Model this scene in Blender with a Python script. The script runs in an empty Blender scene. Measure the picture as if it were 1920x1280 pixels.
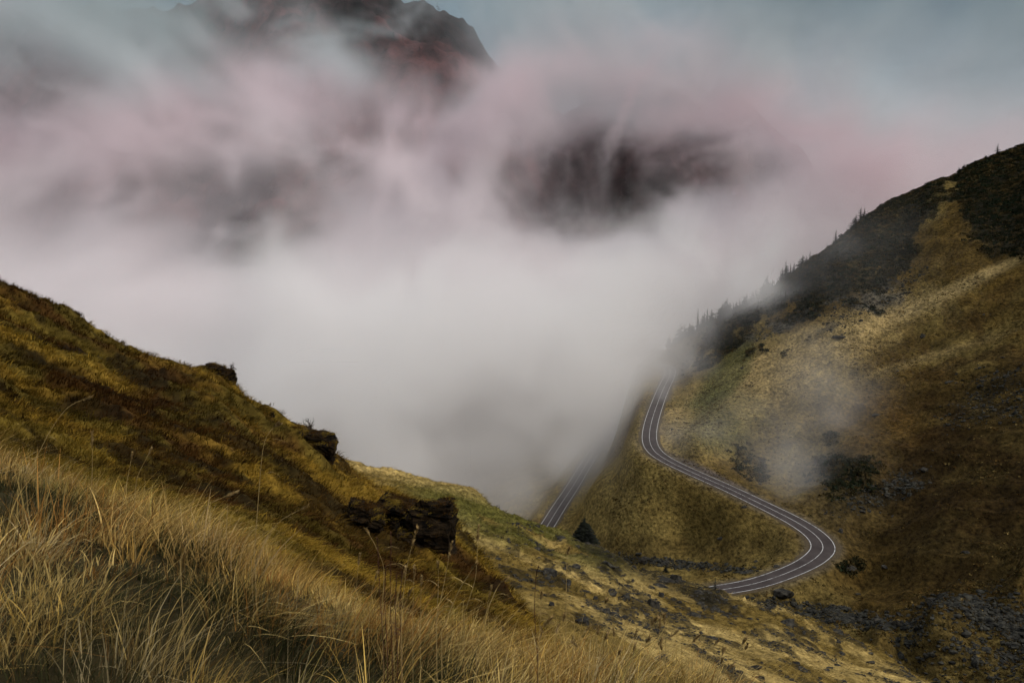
import bpy, math
import numpy as np
S = bpy.context.scene
COL = S.collection
rng = np.random.default_rng(7)
# ------------------------------------------------------------------ camera
F = 1700.0
PITCH = math.radians(7.37)
cd = bpy.data.cameras.new("camera"); cam = bpy.data.objects.new("camera", cd); COL.objects.link(cam)
cam.location = (0, 0, 0); cam.rotation_euler = (math.radians(90) - PITCH, 0, 0)
cd.sensor_width = 36; cd.lens = F / 1920 * 36; cd.clip_start = .05; cd.clip_end = 20000
cd.dof.use_dof = True; cd.dof.focus_distance = 90; cd.dof.aperture_fstop = 11
S.camera = cam
# ------------------------------------------------------------------ world, sun, exposure
SUN_EL, SUN_AZ = math.radians(40), math.radians(128)      # azimuth from +Y towards +X
w = bpy.data.worlds.new("World"); S.world = w; w.use_nodes = True
nt = w.node_tree; nt.nodes.clear()
def nd(nt, t, **k):
    n = nt.nodes.new(t)
    for a, b in k.items(): setattr(n, a, b)
    return n
wo = nd(nt, 'ShaderNodeOutputWorld'); bg1 = nd(nt, 'ShaderNodeBackground'); bg2 = nd(nt, 'ShaderNodeBackground'); ads = nd(nt, 'ShaderNodeAddShader')
sky = nd(nt, 'ShaderNodeTexSky', sky_type='NISHITA', sun_disc=False); sky.sun_elevation = SUN_EL; sky.sun_rotation = SUN_AZ
nt.links.new(sky.outputs[0], bg1.inputs[0]); bg1.inputs[1].default_value = .03
tc = nd(nt, 'ShaderNodeTexCoord'); sx = nd(nt, 'ShaderNodeSeparateXYZ'); nt.links.new(tc.outputs['Generated'], sx.inputs[0])
grad = nd(nt, 'ShaderNodeValToRGB'); nt.links.new(sx.outputs[2], grad.inputs[0])
cr = grad.color_ramp; cr.elements[0].position = 0.0; cr.elements[0].color = (.26, .255, .26, 1)
cr.elements[1].position = 1.0; cr.elements[1].color = (.85, .87, .9, 1)
e = cr.elements.new(.26); e.color = (.075, .11, .112, 1)
e = cr.elements.new(.42); e.color = (.20, .235, .24, 1)
e = cr.elements.new(.7); e.color = (.72, .74, .77, 1)
ns = nd(nt, 'ShaderNodeTexNoise'); ns.inputs['Scale'].default_value = 3.2; ns.inputs['Detail'].default_value = 6; ns.inputs['Roughness'].default_value = .55
mp = nd(nt, 'ShaderNodeMapping'); mp.inputs['Scale'].default_value = (1, 1, 1.8); nt.links.new(tc.outputs['Generated'], mp.inputs[0]); nt.links.new(mp.outputs[0], ns.inputs['Vector'])
mr = nd(nt, 'ShaderNodeMapRange'); mr.inputs['From Min'].default_value = .3; mr.inputs['From Max'].default_value = .7; mr.inputs['To Min'].default_value = .35; mr.inputs['To Max'].default_value = 1.6
nt.links.new(ns.outputs[0], mr.inputs[0])
mx = nd(nt, 'ShaderNodeVectorMath', operation='SCALE'); nt.links.new(grad.outputs[0], mx.inputs[0]); nt.links.new(mr.outputs[0], mx.inputs['Scale'])
nt.links.new(mx.outputs[0], bg2.inputs[0]); bg2.inputs[1].default_value = 1.0
nt.links.new(bg1.outputs[0], ads.inputs[0]); nt.links.new(bg2.outputs[0], ads.inputs[1]); nt.links.new(ads.outputs[0], wo.inputs[0])
ld = bpy.data.lights.new("sun", 'SUN'); sun = bpy.data.objects.new("sun", ld); COL.objects.link(sun)
ld.energy = 2.0; ld.angle = math.radians(12); ld.color = (1, .93, .84)
sun.rotation_euler = (math.radians(90) - SUN_EL, 0, math.pi - SUN_AZ)
S.view_settings.view_transform = 'Standard'; S.view_settings.look = 'None'; S.view_settings.exposure = 0; S.view_settings.gamma = 1
S.cycles.use_adaptive_sampling = True; S.cycles.adaptive_threshold = .03; S.cycles.volume_bounces = 6; S.cycles.max_bounces = 8; S.cycles.diffuse_bounces = 2; S.cycles.glossy_bounces = 1
S.cycles.use_denoising = True; S.cycles.volume_step_rate = 2.0; S.cycles.volume_max_steps = 256
S.cycles.sample_clamp_indirect = 4

# ------------------------------------------------------------------ maths helpers
CP, SP = math.cos(PITCH), math.sin(PITCH)
def ut(px, py):
    """direction of a sight line as (x/y, z/y)"""
    a = (np.asarray(px, float) - 960) / F; b = (640 - np.asarray(py, float)) / F
    y = CP + b * SP
    return a / y, (-SP + b * CP) / y
def at(px, py, D):
    u, t = ut(px, py); return np.array([u * D, D, t * D])
_T = np.random.default_rng(99).random((256, 256))
def vn(x, y, s=0):
    x = x + s * 17.31; y = y + s * 9.73
    i = np.floor(x).astype(np.int64); j = np.floor(y).astype(np.int64); f = x - i; g = y - j
    f = f * f * f * (f * (f * 6 - 15) + 10); g = g * g * g * (g * (g * 6 - 15) + 10)
    i0, i1, j0, j1 = i & 255, (i + 1) & 255, j & 255, (j + 1) & 255
    return (_T[i0, j0] * (1 - f) + _T[i1, j0] * f) * (1 - g) + (_T[i0, j1] * (1 - f) + _T[i1, j1] * f) * g
def fbm(x, y, s=0, o=5, r=.5):
    out = 0; a = 1; tt = 0
    for k in range(o):
        out = out + a * vn(x, y, s + k * 3); tt += a; a *= r
        x, y = 2.03 * (x * .8 - y * .6), 2.03 * (x * .6 + y * .8)
    return out / tt
def rid(x, y, s=0, o=5):
    out = 0; a = 1; tt = 0
    for k in range(o):
        n = 1 - np.abs(2 * vn(x, y, s + k * 3) - 1); out = out + a * n * n; tt += a; a *= .5
        x, y = 2.03 * (x * .8 - y * .6), 2.03 * (x * .6 + y * .8)
    return out / tt
def ss(a, b, x):
    k = np.clip((x - a) / (b - a), 0, 1); return k * k * (3 - 2 * k)
class Sheet:
    """terrain surface interpolated through sight points (px, py, distance)"""
    def __init__(s, pts, us, lv, smooth=1e-4, ku=3.0):
        P = np.array(pts, float); u, t = ut(P[:, 0], P[:, 1]); v = np.log(P[:, 2])
        X = np.stack([u * ku, v], 1)
        n = len(X); r = np.linalg.norm(X[:, None] - X[None], axis=2)
        K = np.where(r > 0, r * r * np.log(r + 1e-12), 0) + np.eye(n) * smooth
        A = np.zeros((n + 3, n + 3)); A[:n, :n] = K; A[:n, n] = 1; A[:n, n + 1:] = X; A[n, :n] = 1; A[n + 1:, :n] = X.T
        c = np.linalg.solve(A, np.concatenate([t, [0, 0, 0]]))
        s.us = us; s.vs = lv; U, V = np.meshgrid(us, lv, indexing='ij')
        T = np.zeros(U.size); Q = np.stack([U.ravel() * ku, V.ravel()], 1)
        for k in range(0, len(Q), 60000):
            q = Q[k:k + 60000]; r2 = ((q[:, None] - X[None]) ** 2).sum(2)
            T[k:k + 60000] = (.5 * r2 * np.log(r2 + 1e-20)) @ c[:n] + c[n] + q @ c[n + 1:]
        s.Y = np.exp(V); s.X = U * s.Y; s.Z = T.reshape(U.shape) * s.Y
    def hit(s, px, py):
        u, t = ut(px, py); i = (u - s.us[0]) / (s.us[1] - s.us[0]); i0 = int(np.clip(round(i), 0, len(s.us) - 1))
        T = s.Z[i0] / s.Y[i0]; k = np.nonzero(T >= t)[0]
        if len(k) == 0: return None
        k = max(k[0], 1); f = (t - T[k - 1]) / (T[k] - T[k - 1] + 1e-12); f = min(max(f, 0), 1)
        y = s.Y[i0, k - 1] * (1 - f) + s.Y[i0, k] * f
        return np.array([u * y, y, t * y])
    def z(s, x, y):
        x = np.asarray(x, float); y = np.asarray(y, float)
        i = np.clip((x / y - s.us[0]) / (s.us[1] - s.us[0]), 0, len(s.us) - 1.001); j = np.clip((np.log(y) - s.vs[0]) / (s.vs[1] - s.vs[0]), 0, len(s.vs) - 1.001)
        i0 = i.astype(int); j0 = j.astype(int); f = i - i0; g = j - j0; Z = s.Z / s.Y
        return y * ((Z[i0, j0] * (1 - f) + Z[i0 + 1, j0] * f) * (1 - g) + (Z[i0, j0 + 1] * (1 - f) + Z[i0 + 1, j0 + 1] * f) * g)
    def pix(s):
        u = s.X / s.Y; t = s.Z / s.Y
        yc = CP - t * SP; b = (t * CP + SP) / yc
        return 960 + F * u / yc, 640 - F * b

def prop(o, label=None, cat=None, group=None, kind=None):
    if label: o['label'] = label
    if cat: o['category'] = cat
    if group: o['group'] = group
    if kind: o['kind'] = kind
    return o
def mesh(name, co, faces, mat, parent=None, col=None, smooth=True):
    """faces: (n,3) or (n,4) integer array or list of such arrays"""
    me = bpy.data.meshes.new(name); co = np.ascontiguousarray(co, np.float32)
    fl = faces if isinstance(faces, list) else [faces]
    fl = [np.asarray(f, np.int32) for f in fl if len(f)]
    me.vertices.add(len(co)); me.vertices.foreach_set('co', co.ravel())
    tot = sum(f.size for f in fl); nf = sum(len(f) for f in fl)
    me.loops.add(tot); me.loops.foreach_set('vertex_index', np.concatenate([f.ravel() for f in fl]))
    st = np.concatenate([np.full(len(f), f.shape[1]) for f in fl]); start = np.concatenate([[0], np.cumsum(st)[:-1]]).astype(np.int32)
    me.polygons.add(nf); me.polygons.foreach_set('loop_start', start)
    me.polygons.foreach_set('use_smooth', np.full(nf, smooth))
    if col is not None:
        a = me.color_attributes.new('col', 'FLOAT_COLOR', 'POINT'); c = np.ones((len(co), 4), np.float32); c[:, :3] = col; a.data.foreach_set('color', c.ravel())
    me.update(calc_edges=True); me.materials.append(mat)
    o = bpy.data.objects.new(name, me); COL.objects.link(o); o.parent = parent
    return o
def empty(name, loc=(0, 0, 0), rz=0.):
    o = bpy.data.objects.new(name, None); COL.objects.link(o); o.location = loc; o.rotation_euler = (0, 0, rz); o.empty_display_size = .2
    return o
def gridfaces(n, m):
    i = np.arange((n - 1) * (m - 1)); a = (i // (m - 1)) * m + i % (m - 1)
    return np.stack([a, a + m, a + m + 1, a + 1], 1)

# ------------------------------------------------------------------ materials
def mat_attr(name, rough=.9, tint=(1, 1, 1), n1=None, n2=None, bump=0., bscale=1., spec=.15, translucent=0.):
    """colour from the mesh's own colour attribute, varied by two noises"""
    m = bpy.data.materials.new(name); m.use_nodes = True; t = m.node_tree; p = t.nodes['Principled BSDF']
    p.inputs['Roughness'].default_value = rough; p.inputs['Specular IOR Level'].default_value = spec * .2
    a = nd(t, 'ShaderNodeAttribute', attribute_name='col'); out = a.outputs['Color']
    g = nd(t, 'ShaderNodeTexCoord')
    for k, cfg in enumerate([n1, n2]):
        if not cfg: continue
        sc, lo, hi, stretch = cfg
        mpn = nd(t, 'ShaderNodeMapping'); mpn.inputs['Scale'].default_value = stretch; t.links.new(g.outputs['Object'], mpn.inputs[0])
        n = nd(t, 'ShaderNodeTexNoise'); n.inputs['Scale'].default_value = sc; n.inputs['Detail'].default_value = 7; n.inputs['Roughness'].default_value = .65
        t.links.new(mpn.outputs[0], n.inputs['Vector'])
        r = nd(t, 'ShaderNodeMapRange'); r.inputs['From Min'].default_value = .35; r.inputs['From Max'].default_value = .65; r.inputs['To Min'].default_value = lo; r.inputs['To Max'].default_value = hi
        t.links.new(n.outputs[0], r.inputs[0])
        v = nd(t, 'ShaderNodeVectorMath', operation='SCALE'); t.links.new(out, v.inputs[0]); t.links.new(r.outputs[0], v.inputs['Scale']); out = v.outputs[0]
        if bump and k == 0:
            bn = nd(t, 'ShaderNodeBump'); bn.inputs['Strength'].default_value = 1; bn.inputs['Distance'].default_value = bump
            t.links.new(n.outputs[0], bn.inputs['Height']); t.links.new(bn.outputs[0], p.inputs['Normal'])
    t.links.new(out, p.inputs['Base Color'])
    if translucent:
        tr = nd(t, 'ShaderNodeBsdfTranslucent'); t.links.new(out, tr.inputs[0]); ms = nd(t, 'ShaderNodeMixShader'); ms.inputs[0].default_value = translucent
        t.links.new(p.outputs[0], ms.inputs[1]); t.links.new(tr.outputs[0], ms.inputs[2]); t.links.new(ms.outputs[0], t.nodes['Material Output'].inputs[0])
    return m
def mat_noise(name, c1, c2, scale, rough=.9, bump=.0, spec=.2, detail=8, stretch=(1, 1, 1), lo=.4, hi=.62):
    m = bpy.data.materials.new(name); m.use_nodes = True; t = m.node_tree; p = t.nodes['Principled BSDF']
    p.inputs['Roughness'].default_value = rough; p.inputs['Specular IOR Level'].default_value = spec
    g = nd(t, 'ShaderNodeTexCoord'); mpn = nd(t, 'ShaderNodeMapping'); mpn.inputs['Scale'].default_value = stretch; t.links.new(g.outputs['Object'], mpn.inputs[0])
    n = nd(t, 'ShaderNodeTexNoise'); n.inputs['Scale'].default_value = scale; n.inputs['Detail'].default_value = detail; n.inputs['Roughness'].default_value = .62
    t.links.new(mpn.outputs[0], n.inputs['Vector'])
    r = nd(t, 'ShaderNodeValToRGB'); r.color_ramp.elements[0].position = lo; r.color_ramp.elements[1].position = hi
    r.color_ramp.elements[0].color = (*c1, 1); r.color_ramp.elements[1].color = (*c2, 1)
    t.links.new(n.outputs[0], r.inputs[0]); t.links.new(r.outputs[0], p.inputs['Base Color'])
    if bump:
        bn = nd(t, 'ShaderNodeBump'); bn.inputs['Distance'].default_value = bump; t.links.new(n.outputs[0], bn.inputs['Height']); t.links.new(bn.outputs[0], p.inputs['Normal'])
    return m
M_near = mat_attr('near_slope', n1=(2.2, .45, 1.5, (1, 1, 1)), n2=(.35, .7, 1.3, (1, 1, 1)), bump=.12)
M_mid = mat_attr('mid_slope', n1=(1.1, .40, 1.6, (1, .55, 1)), n2=(.12, .75, 1.25, (1, 1, 1)), bump=.45)
M_far = mat_attr('valley_slope', n1=(.8, .36, 1.7, (1, .6, 1.2)), n2=(.12, .68, 1.35, (1, 1, 1)), bump=.8)
M_mtn = mat_attr('mountain_face', n1=(.03, .3, 1.6, (1, 1, 1)), bump=6)
M_grass = mat_attr('dry_grass', rough=.75, spec=.1, translucent=.3)
M_tuft = mat_attr('hill_grass', rough=.85, spec=.05, translucent=.2)
M_rock = mat_noise('grey_rock', (.006, .005, .004), (.052, .046, .034), 2.2, rough=.85, bump=.12)
M_scree = mat_noise('scree_rock', (.004, .004, .003), (.045, .042, .031), .8, rough=.85, bump=.1)
M_crag = mat_noise('mossy_crag', (.003, .0025, .002), (.034, .022, .011), 2.6, rough=.95, bump=.18, stretch=(.7, .7, 2.2), spec=.05, hi=.68)
M_needle = mat_noise('spruce_needles', (.005, .006, .004), (.014, .016, .008), 3., rough=.9)
M_bark = mat_noise('bark', (.02, .014, .01), (.07, .05, .035), 6., rough=.95, bump=.02)
M_shrub = mat_noise('dwarf_pine', (.008, .012, .006), (.035, .036, .016), .7, rough=.95)
M_asph = mat_noise('asphalt', (.034, .026, .024), (.060, .048, .045), .22, rough=.85, detail=12, lo=.35, hi=.68)
M_line = mat_noise('road_paint', (.16, .15, .14), (.52, .51, .49), .9, rough=.7, lo=.36, hi=.52)
M_gravel = mat_noise('gravel', (.045, .032, .016), (.095, .070, .038), 2.5, rough=.95, bump=.08)

# ------------------------------------------------------------------ hill where the photographer stands
def C3(*c): return np.array(c)
A_pts = [(0,1600,2),(600,1750,2),(1200,1900,2),(1920,2050,2), (-400,1050,4),(0,1120,4),(400,1185,4),(800,1290,4),(1200,1370,4),(1920,1500,4),(2400,1600,4),
 (-400,800,7),(0,900,7),(250,990,7),(500,1090,7),(700,1180,6.5),(1000,1270,6.5),(1400,1330,6.5),(1920,1420,6.5),
 (0,905,12),(250,985,12),(500,1090,12),(700,1190,12),(1000,1320,12),(1400,1460,12),(1920,1600,12),
 (-400,650,20),(0,838,20),(250,920,20),(500,1010,20),(700,1100,22),(850,1160,24),(1000,1260,22),(1300,1450,22),(1900,1700,20),
 (-400,520,35),(0,720,35),(200,800,35),(400,880,35),(600,960,38),(750,1020,40),(870,1080,42),(1000,1190,38),(1200,1400,35),
 (-400,330,62),(-150,450,62),(0,530,62),(75,556,62),(150,606,60),(250,655,60),(340,692,58),(420,704,58),(450,748,58),(510,784,56),(570,814,55),(615,842,55),(645,885,54),(700,925,52),(760,940,50),(840,975,48),(880,1045,46),(930,1100,44),
 (-400,500,95),(0,690,95),(250,830,95),(500,980,92),(700,1120,88),(900,1290,80),(1200,1600,60),(1900,2100,50),
 (-400,700,160),(0,900,160),(500,1250,150),(900,1600,130)]
A = Sheet(A_pts, np.linspace(-.78, .78, 900), np.linspace(math.log(1.0), math.log(150), 700), smooth=3e-5)
def a_detail(x, y):
    k = ss(8, 22, y)
    a, b = x * .34 + y * .12, y * .62 - x * .25        # tussocks drawn out down the slope
    n = (fbm(a * 1.1, b * 2.2, 5, 4) - .5) * .75 + (rid(x * .16, y * .30, 9, 5) - .45) * 1.5
    return n * k * np.clip(y / 45, .35, 1.1) + (fbm(x * 1.4, y * 1.4, 3, 4) - .5) * .22 * (1 - k)
A.Z += a_detail(A.X, A.Y)
px, py = A.pix()
n = fbm(A.X * .16, A.Y * .32, 11, 6, .6); n2 = fbm(A.X * .3 + 4, A.Y * .7, 21, 4)
gold = C3(.20, .12, .018); brown = C3(.055, .027, .007); olive = C3(.085, .066, .012); soil = C3(.012, .008, .004)
k1 = ss(.38, .60, n)[..., None]; k2 = ss(.45, .62, n2)[..., None]
c = brown * (1 - k1) + gold * k1; c = c * (1 - k2 * .6) + olive * k2 * .6
k3 = ss(.50, .60, fbm(A.X * .22 + 9, A.Y * .42, 31, 6, .62))[..., None]; c = c * (1 - k3 * .85) + soil * k3 * .85
A_bare = k3[..., 0]
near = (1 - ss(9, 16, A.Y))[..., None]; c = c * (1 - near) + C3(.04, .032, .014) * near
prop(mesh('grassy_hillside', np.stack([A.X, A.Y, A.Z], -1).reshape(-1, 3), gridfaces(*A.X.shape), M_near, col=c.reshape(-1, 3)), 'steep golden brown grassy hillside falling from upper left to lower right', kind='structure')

# ------------------------------------------------------------------ rocky shoulder behind it
B_pts = [(300,860,240),(560,862,240),(640,873,240),(700,885,240),(800,905,235),(870,917,230),(905,928,226),(925,955,222),(960,970,215),(1010,990,210),(1060,1000,205),(1100,1018,200),(1160,1046,195),(1200,1064,190),(1260,1083,185),(1330,1106,180),(1400,1127,172),(1480,1152,165),(1560,1182,158),(1640,1222,150),(1720,1275,140),(1800,1330,135),(2000,1450,130),(2300,1600,120),
 (300,1050,330),(640,1050,320),(900,1090,310),(1010,1130,300),(1160,1190,275),(1330,1240,250),(1480,1290,225),(1640,1400,205),(1800,1550,180),
 (640,1300,420),(1000,1400,420),(1400,1500,350),
 (400,930,160),(700,950,160),(800,958,165),(900,1000,150),(1000,1025,160),(1100,1065,150),(1200,1095,150),(1300,1130,145),(1400,1160,138),(1500,1195,130),(1600,1240,125),
 (700,1020,105),(900,1060,105),(1000,1090,105),(1100,1130,102),(1200,1160,105),(1300,1190,105),(1400,1225,102),(1500,1255,100),(1650,1310,100),
 (700,1120,70),(900,1125,70),(1000,1160,70),(1100,1190,70),(1200,1220,72),(1300,1250,74),(1500,1320,75),(1800,1440,80),
 (900,1230,50),(1100,1300,50),(1300,1370,52),(1700,1520,55),(900,1500,35),(1500,1700,36)]
B = Sheet(B_pts, np.linspace(-.5, .7, 1000), np.linspace(math.log(36), math.log(400), 560), smooth=3e-5)
def b_detail(x, y):
    return ((fbm(x * .16, y * .10, 41, 5) - .5) * 3.0 + (rid(x * .4, y * .25, 45, 4) - .45) * 1.5 * ss(.4, .6, fbm(x * .05, y * .03, 47, 3))) * np.clip(y / 160, .3, 1)
B.Z += b_detail(B.X, B.Y)
px, py = B.pix()
straw = C3(.34, .24, .082); tan_ = C3(.15, .10, .026); green = C3(.075, .075, .016); dark = C3(.018, .016, .009)
n = fbm(B.X * .07, B.Y * .05, 51, 5); n2 = fbm(B.X * .3, B.Y * .12, 55, 5)
c = straw * (1 - ss(.4, .6, n)[..., None]) + tan_ * ss(.4, .6, n)[..., None]
# greener shoulder running down from the crest, shaded side painted as a dark strip along its far edge
gm = (ss(-25, 25, py - (905 + (px - 700) * .22 - 22)) * ss(-30, 30, (945 + (px - 700) * .30) - py) * ss(700, 830, px) * ss(1250, 1100, px)) * ss(.35, .6, fbm(B.X * .12, B.Y * .06, 57, 4) + .12)
c = c * (1 - gm[..., None] * .8) + green * gm[..., None] * .8
crest = np.interp(px, [1050, 1100, 1160, 1260, 1330, 1480, 1640, 1760], [1000, 1018, 1046, 1083, 1106, 1152, 1222, 1300])
dm = ss(38, 12, py - crest + 22 * (fbm(B.X * .15, B.Y * .08, 63, 4) - .5) * 2) * ss(1040, 1110, px) * ss(1420, 1330, px)
c = c * (1 - dm[..., None] * .9) + dark * dm[..., None] * .9
rk = ss(.54, .64, n2) * ss(960, 1060, py)
c = c * (1 - rk[..., None] * .75) + C3(.012, .010, .006) * rk[..., None] * .75
prop(mesh('rocky_hillside', np.stack([B.X, B.Y, B.Z], -1).reshape(-1, 3), gridfaces(*B.X.shape), M_mid, col=c.reshape(-1, 3)), 'straw coloured slope strewn with dark rocks below the crag', kind='structure')

# ------------------------------------------------------------------ valley and the hill on the right
R1 = [(1290,1120,-104.5),(1335,1108,-104),(1400,1097,-103.4),(1450,1083,-102.7),(1500,1063,-102),(1530,1045,-101.6),(1544,1026,-101.2),(1530,1003,-100.8),(1490,976,-100.3),(1430,946,-99.6),(1370,917,-98.8),(1300,886,-97.7),(1250,862,-96.6),(1224,842,-95.9),(1217,815,-95.2),(1226,775,-94.3),(1243,730,-93.2),(1256,703,-92.5),(1255,689,-92.1),(1236,683,-91.9),(1212,681,-91.8)]
R2 = [(985,1040,-136),(1022,992,-135),(1048,950,-135),(1075,910,-135),(1100,868,-135),(1124,832,-135),(1150,795,-135),(1172,765,-134)]
def road_pts(R):
    P = []
    for a, b, z in R:
        u, t = ut(a, b); D = z / t; P.append((u * D, D, z))
    P = np.array(P); out = []
    Q = np.vstack([2 * P[0] - P[1], P, 2 * P[-1] - P[-2]])
    for i in range(1, len(Q) - 2):
        for s in np.linspace(0, 1, 14, endpoint=False):
            out.append(.5 * (2 * Q[i] + (Q[i + 1] - Q[i - 1]) * s + (2 * Q[i - 1] - 5 * Q[i] + 4 * Q[i + 1] - Q[i + 2]) * s * s + (3 * Q[i] - Q[i - 1] - 3 * Q[i + 1] + Q[i + 2]) * s ** 3))
    O = np.array(out)
    for _ in range(25): O[1:-1] = .25 * O[:-2] + .5 * O[1:-1] + .25 * O[2:]
    return O
P1, P2 = road_pts(R1), road_pts(R2)
C_pts = [(a, b, z / ut(a, b)[1]) for a, b, z in R1 + R2]
ridge = [(1238,668,640),(1258,650,620),(1300,632,600),(1340,610,590),(1400,575,580),(1450,545,570),(1500,505,565),(1560,465,560),(1620,415,555),(1680,382,550),(1740,352,545),(1800,331,540),(1850,306,535),(1920,276,530),(2100,190,520),(2400,60,510)]
C_pts += ridge + [(a, b + 190, d * 1.3) for a, b, d in ridge[::2]] + [(a, b + 500, d * 1.9) for a, b, d in ridge[::3]]
C_pts += [(1900,1000,240),(1900,850,290),(1900,700,340),(1900,560,400),(1900,450,450),(1900,350,495),
 (2200,900,230),(2200,600,330),(2200,350,430),
 (1700,1000,275),(1700,900,310),(1700,800,350),(1700,700,395),(1700,600,440),(1700,500,485),(1700,430,522),
 (1500,900,345),(1500,800,385),(1500,700,430),(1500,600,490),(1500,545,533),
 (1350,850,372),(1350,780,412),(1350,720,470),(1350,660,530),(1290,800,420),(1290,740,480),(1290,690,540),(1420,900,350),(1600,950,300),
 (1920,1150,195),(1920,1280,165),(2200,1150,170),(1700,1160,212),(1800,1280,176),(1600,1130,240),(1620,1080,262),(1600,1020,287),(1750,1050,245),
 (1650,1202,192),(1750,1136,196),(1920,1072,203),(1750,1140,212),(1900,1074,218),
 (1480,1142,246),(1560,1168,226),(1615,1215,206),(1700,1292,186),(1420,1124,252),(1750,1400,165),(2000,1450,140),
 (1450,1030,291),(1350,1048,302),(1250,1060,312),(1180,1062,322),(1400,1082,274),(1300,1090,288),(1220,1100,296),
 (1440,980,309),(1300,950,341),(1200,915,356),(1130,900,402),(1150,1000,346),(1230,1000,329),(1100,950,392),(1080,1000,377),(1340,1000,316),
 (1000,955,440),(950,960,455),(950,1020,410),(800,1000,500),(500,1000,560),(1180,870,412),(1150,850,470),(1150,770,600),(1192,780,470),(1200,735,520),(1190,705,580),(1150,715,640),(1210,664,680),(1150,680,720),
 (1200,1200,270),(1000,1150,330),(700,1150,420),(300,1100,520),(1500,1300,200),(1350,1260,225),
 (900,850,620),(900,800,900),(1100,720,900),(500,850,900),(0,850,900),(0,1000,600),(-400,900,900),(-400,1050,500)]
C = Sheet(C_pts, np.linspace(-.7, .8, 1150), np.linspace(math.log(135), math.log(1150), 620), smooth=2e-5)
def near_line(x, y, P):
    d = np.full(x.shape, 1e9); z = np.zeros(x.shape); m = (x > P[:, 0].min() - 30) & (x < P[:, 0].max() + 30) & (y > P[:, 1].min() - 30) & (y < P[:, 1].max() + 30)
    xs, ys = x[m], y[m]; dd = np.full(xs.shape, 1e9); zz = np.zeros(xs.shape); sd = np.zeros(xs.shape)
    for i in range(len(P) - 1):
        a, b = P[i], P[i + 1]; e0, e1 = b[0] - a[0], b[1] - a[1]; L = e0 * e0 + e1 * e1 + 1e-9
        t = np.clip(((xs - a[0]) * e0 + (ys - a[1]) * e1) / L, 0, 1); q = np.hypot(xs - a[0] - t * e0, ys - a[1] - t * e1)
        k = q < dd; dd[k] = q[k]; zz[k] = (a[2] + t * (b[2] - a[2]))[k]
    d[m] = dd; z[m] = zz; return d, z
px0, py0 = C.pix()
steep = ss(900, 500, py0) * ss(1300, 1500, px0)
det = (fbm(C.X * .03, C.Y * .02, 71, 4) - .5) * 8 + (rid(C.X * .05 + C.Y * .02, C.Y * .012, 73, 5) - .4) * 6 * ss(1350, 1600, px0) + (rid(C.X * .09, C.Y * .10, 77, 4) - .45) * 1.6 + (fbm(C.X * .3, C.Y * .2, 75, 4) - .5) * 1.6
det *= ss(130, 240, C.Y) * .6 + .4
C.Z += det * (.45 + .4 * ss(1250, 1600, px0))
DR = []
for P in (P1, P2):
    d, z = near_line(C.X, C.Y, P); DR.append(d)
    k = ss(17, 5.2, d); C.Z = C.Z * (1 - k) + (z - .22) * k
px, py = C.pix()
g1 = C3(.125, .088, .026); g2 = C3(.080, .050, .012); g3 = C3(.25, .18, .075); red = C3(.038, .020, .006); grn = C3(.055, .062, .020); drk = C3(.016, .015, .009); grey = C3(.06, .056, .046)
def lerp(c, d, k): k = np.asarray(k)[..., None]; return c * (1 - k) + d * k
def blob(cx, cy, rx, ry, ang=0., sharp=.35, nz=.35, seed=0):
    """a patch of ground cover or painted shade given by where it lies, edge broken by noise"""
    a = math.radians(ang); X = px - cx; Y = py - cy; p = X * math.cos(a) + Y * math.sin(a); q = -X * math.sin(a) + Y * math.cos(a)
    r = np.sqrt((p / rx) ** 2 + (q / ry) ** 2) + (fbm(C.X * .09, C.Y * .045, 81 + seed, 5) - .5) * 2 * nz
    return ss(1 + sharp, 1 - sharp, r)
n = fbm(C.X * .035, C.Y * .02, 91, 6); m_ = fbm(C.X * .11, C.Y * .06, 95, 5)
c = lerp(g1 * np.ones(C.X.shape + (1,)), g2, ss(.4, .6, n))
c = lerp(c, g3, blob(1480, 690, 290, 55, -27, seed=1) * .75)
c = lerp(c, g3 * 1.1, blob(1730, 570, 260, 12, -25, .5, .2, seed=2) * .9); c = lerp(c, g3, blob(1560, 625, 190, 9, -20, .6, .25, seed=26) * .7); c = lerp(c, g3 * .8, blob(1640, 700, 230, 10, -17, .7, .3, seed=27) * .6); c = lerp(c, g2 * .7, blob(1760, 630, 220, 16, -22, .7, .3, seed=28) * .6); c = lerp(c, g2 * .8, blob(1500, 590, 110, 10, -25, .7, .3, seed=29) * .6)
c = lerp(c, g3, blob(1330, 800, 60, 70, 0, seed=3) * .4)
c = lerp(c, C3(.16, .118, .045), blob(1560, 860, 110, 150, 0, .6, seed=4) * .7)
c = lerp(c, red, blob(1790, 900, 200, 110, 15, seed=5) * ss(.42, .58, m_) * .9)
c = lerp(c, red, blob(1850, 720, 160, 200, 0, .6, seed=6) * ss(.46, .6, m_) * .6)
c = lerp(c, C3(.10, .052, .012), blob(1640, 800, 100, 60, 10, .6, seed=6) * .6)
c = lerp(c, C3(.026, .016, .005), blob(1850, 960, 330, 230, 0, .8, seed=16) * .85)  # deep shadow over the lower right slope, painted into the ground colour
c = lerp(c, grn, blob(1360, 700, 30, 75, 40, seed=7) * .7); c = lerp(c, grn, blob(1350, 790, 70, 60, 20, .6, seed=8) * .6)
bsh = np.maximum.reduce([blob(1585, 888, 40, 40, 20, .5, .9, seed=10) * .9, blob(1557, 823, 15, 13, 0, .3, seed=11), blob(1400, 862, 30, 24, 30, .7, 1.0, seed=23) * .4, blob(1425, 880, 12, 22, 0, .3, seed=24) * .6, blob(1595, 1062, 22, 14, 0, .3, seed=25)]); c = lerp(c, drk * 1.4, bsh * .6)
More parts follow.
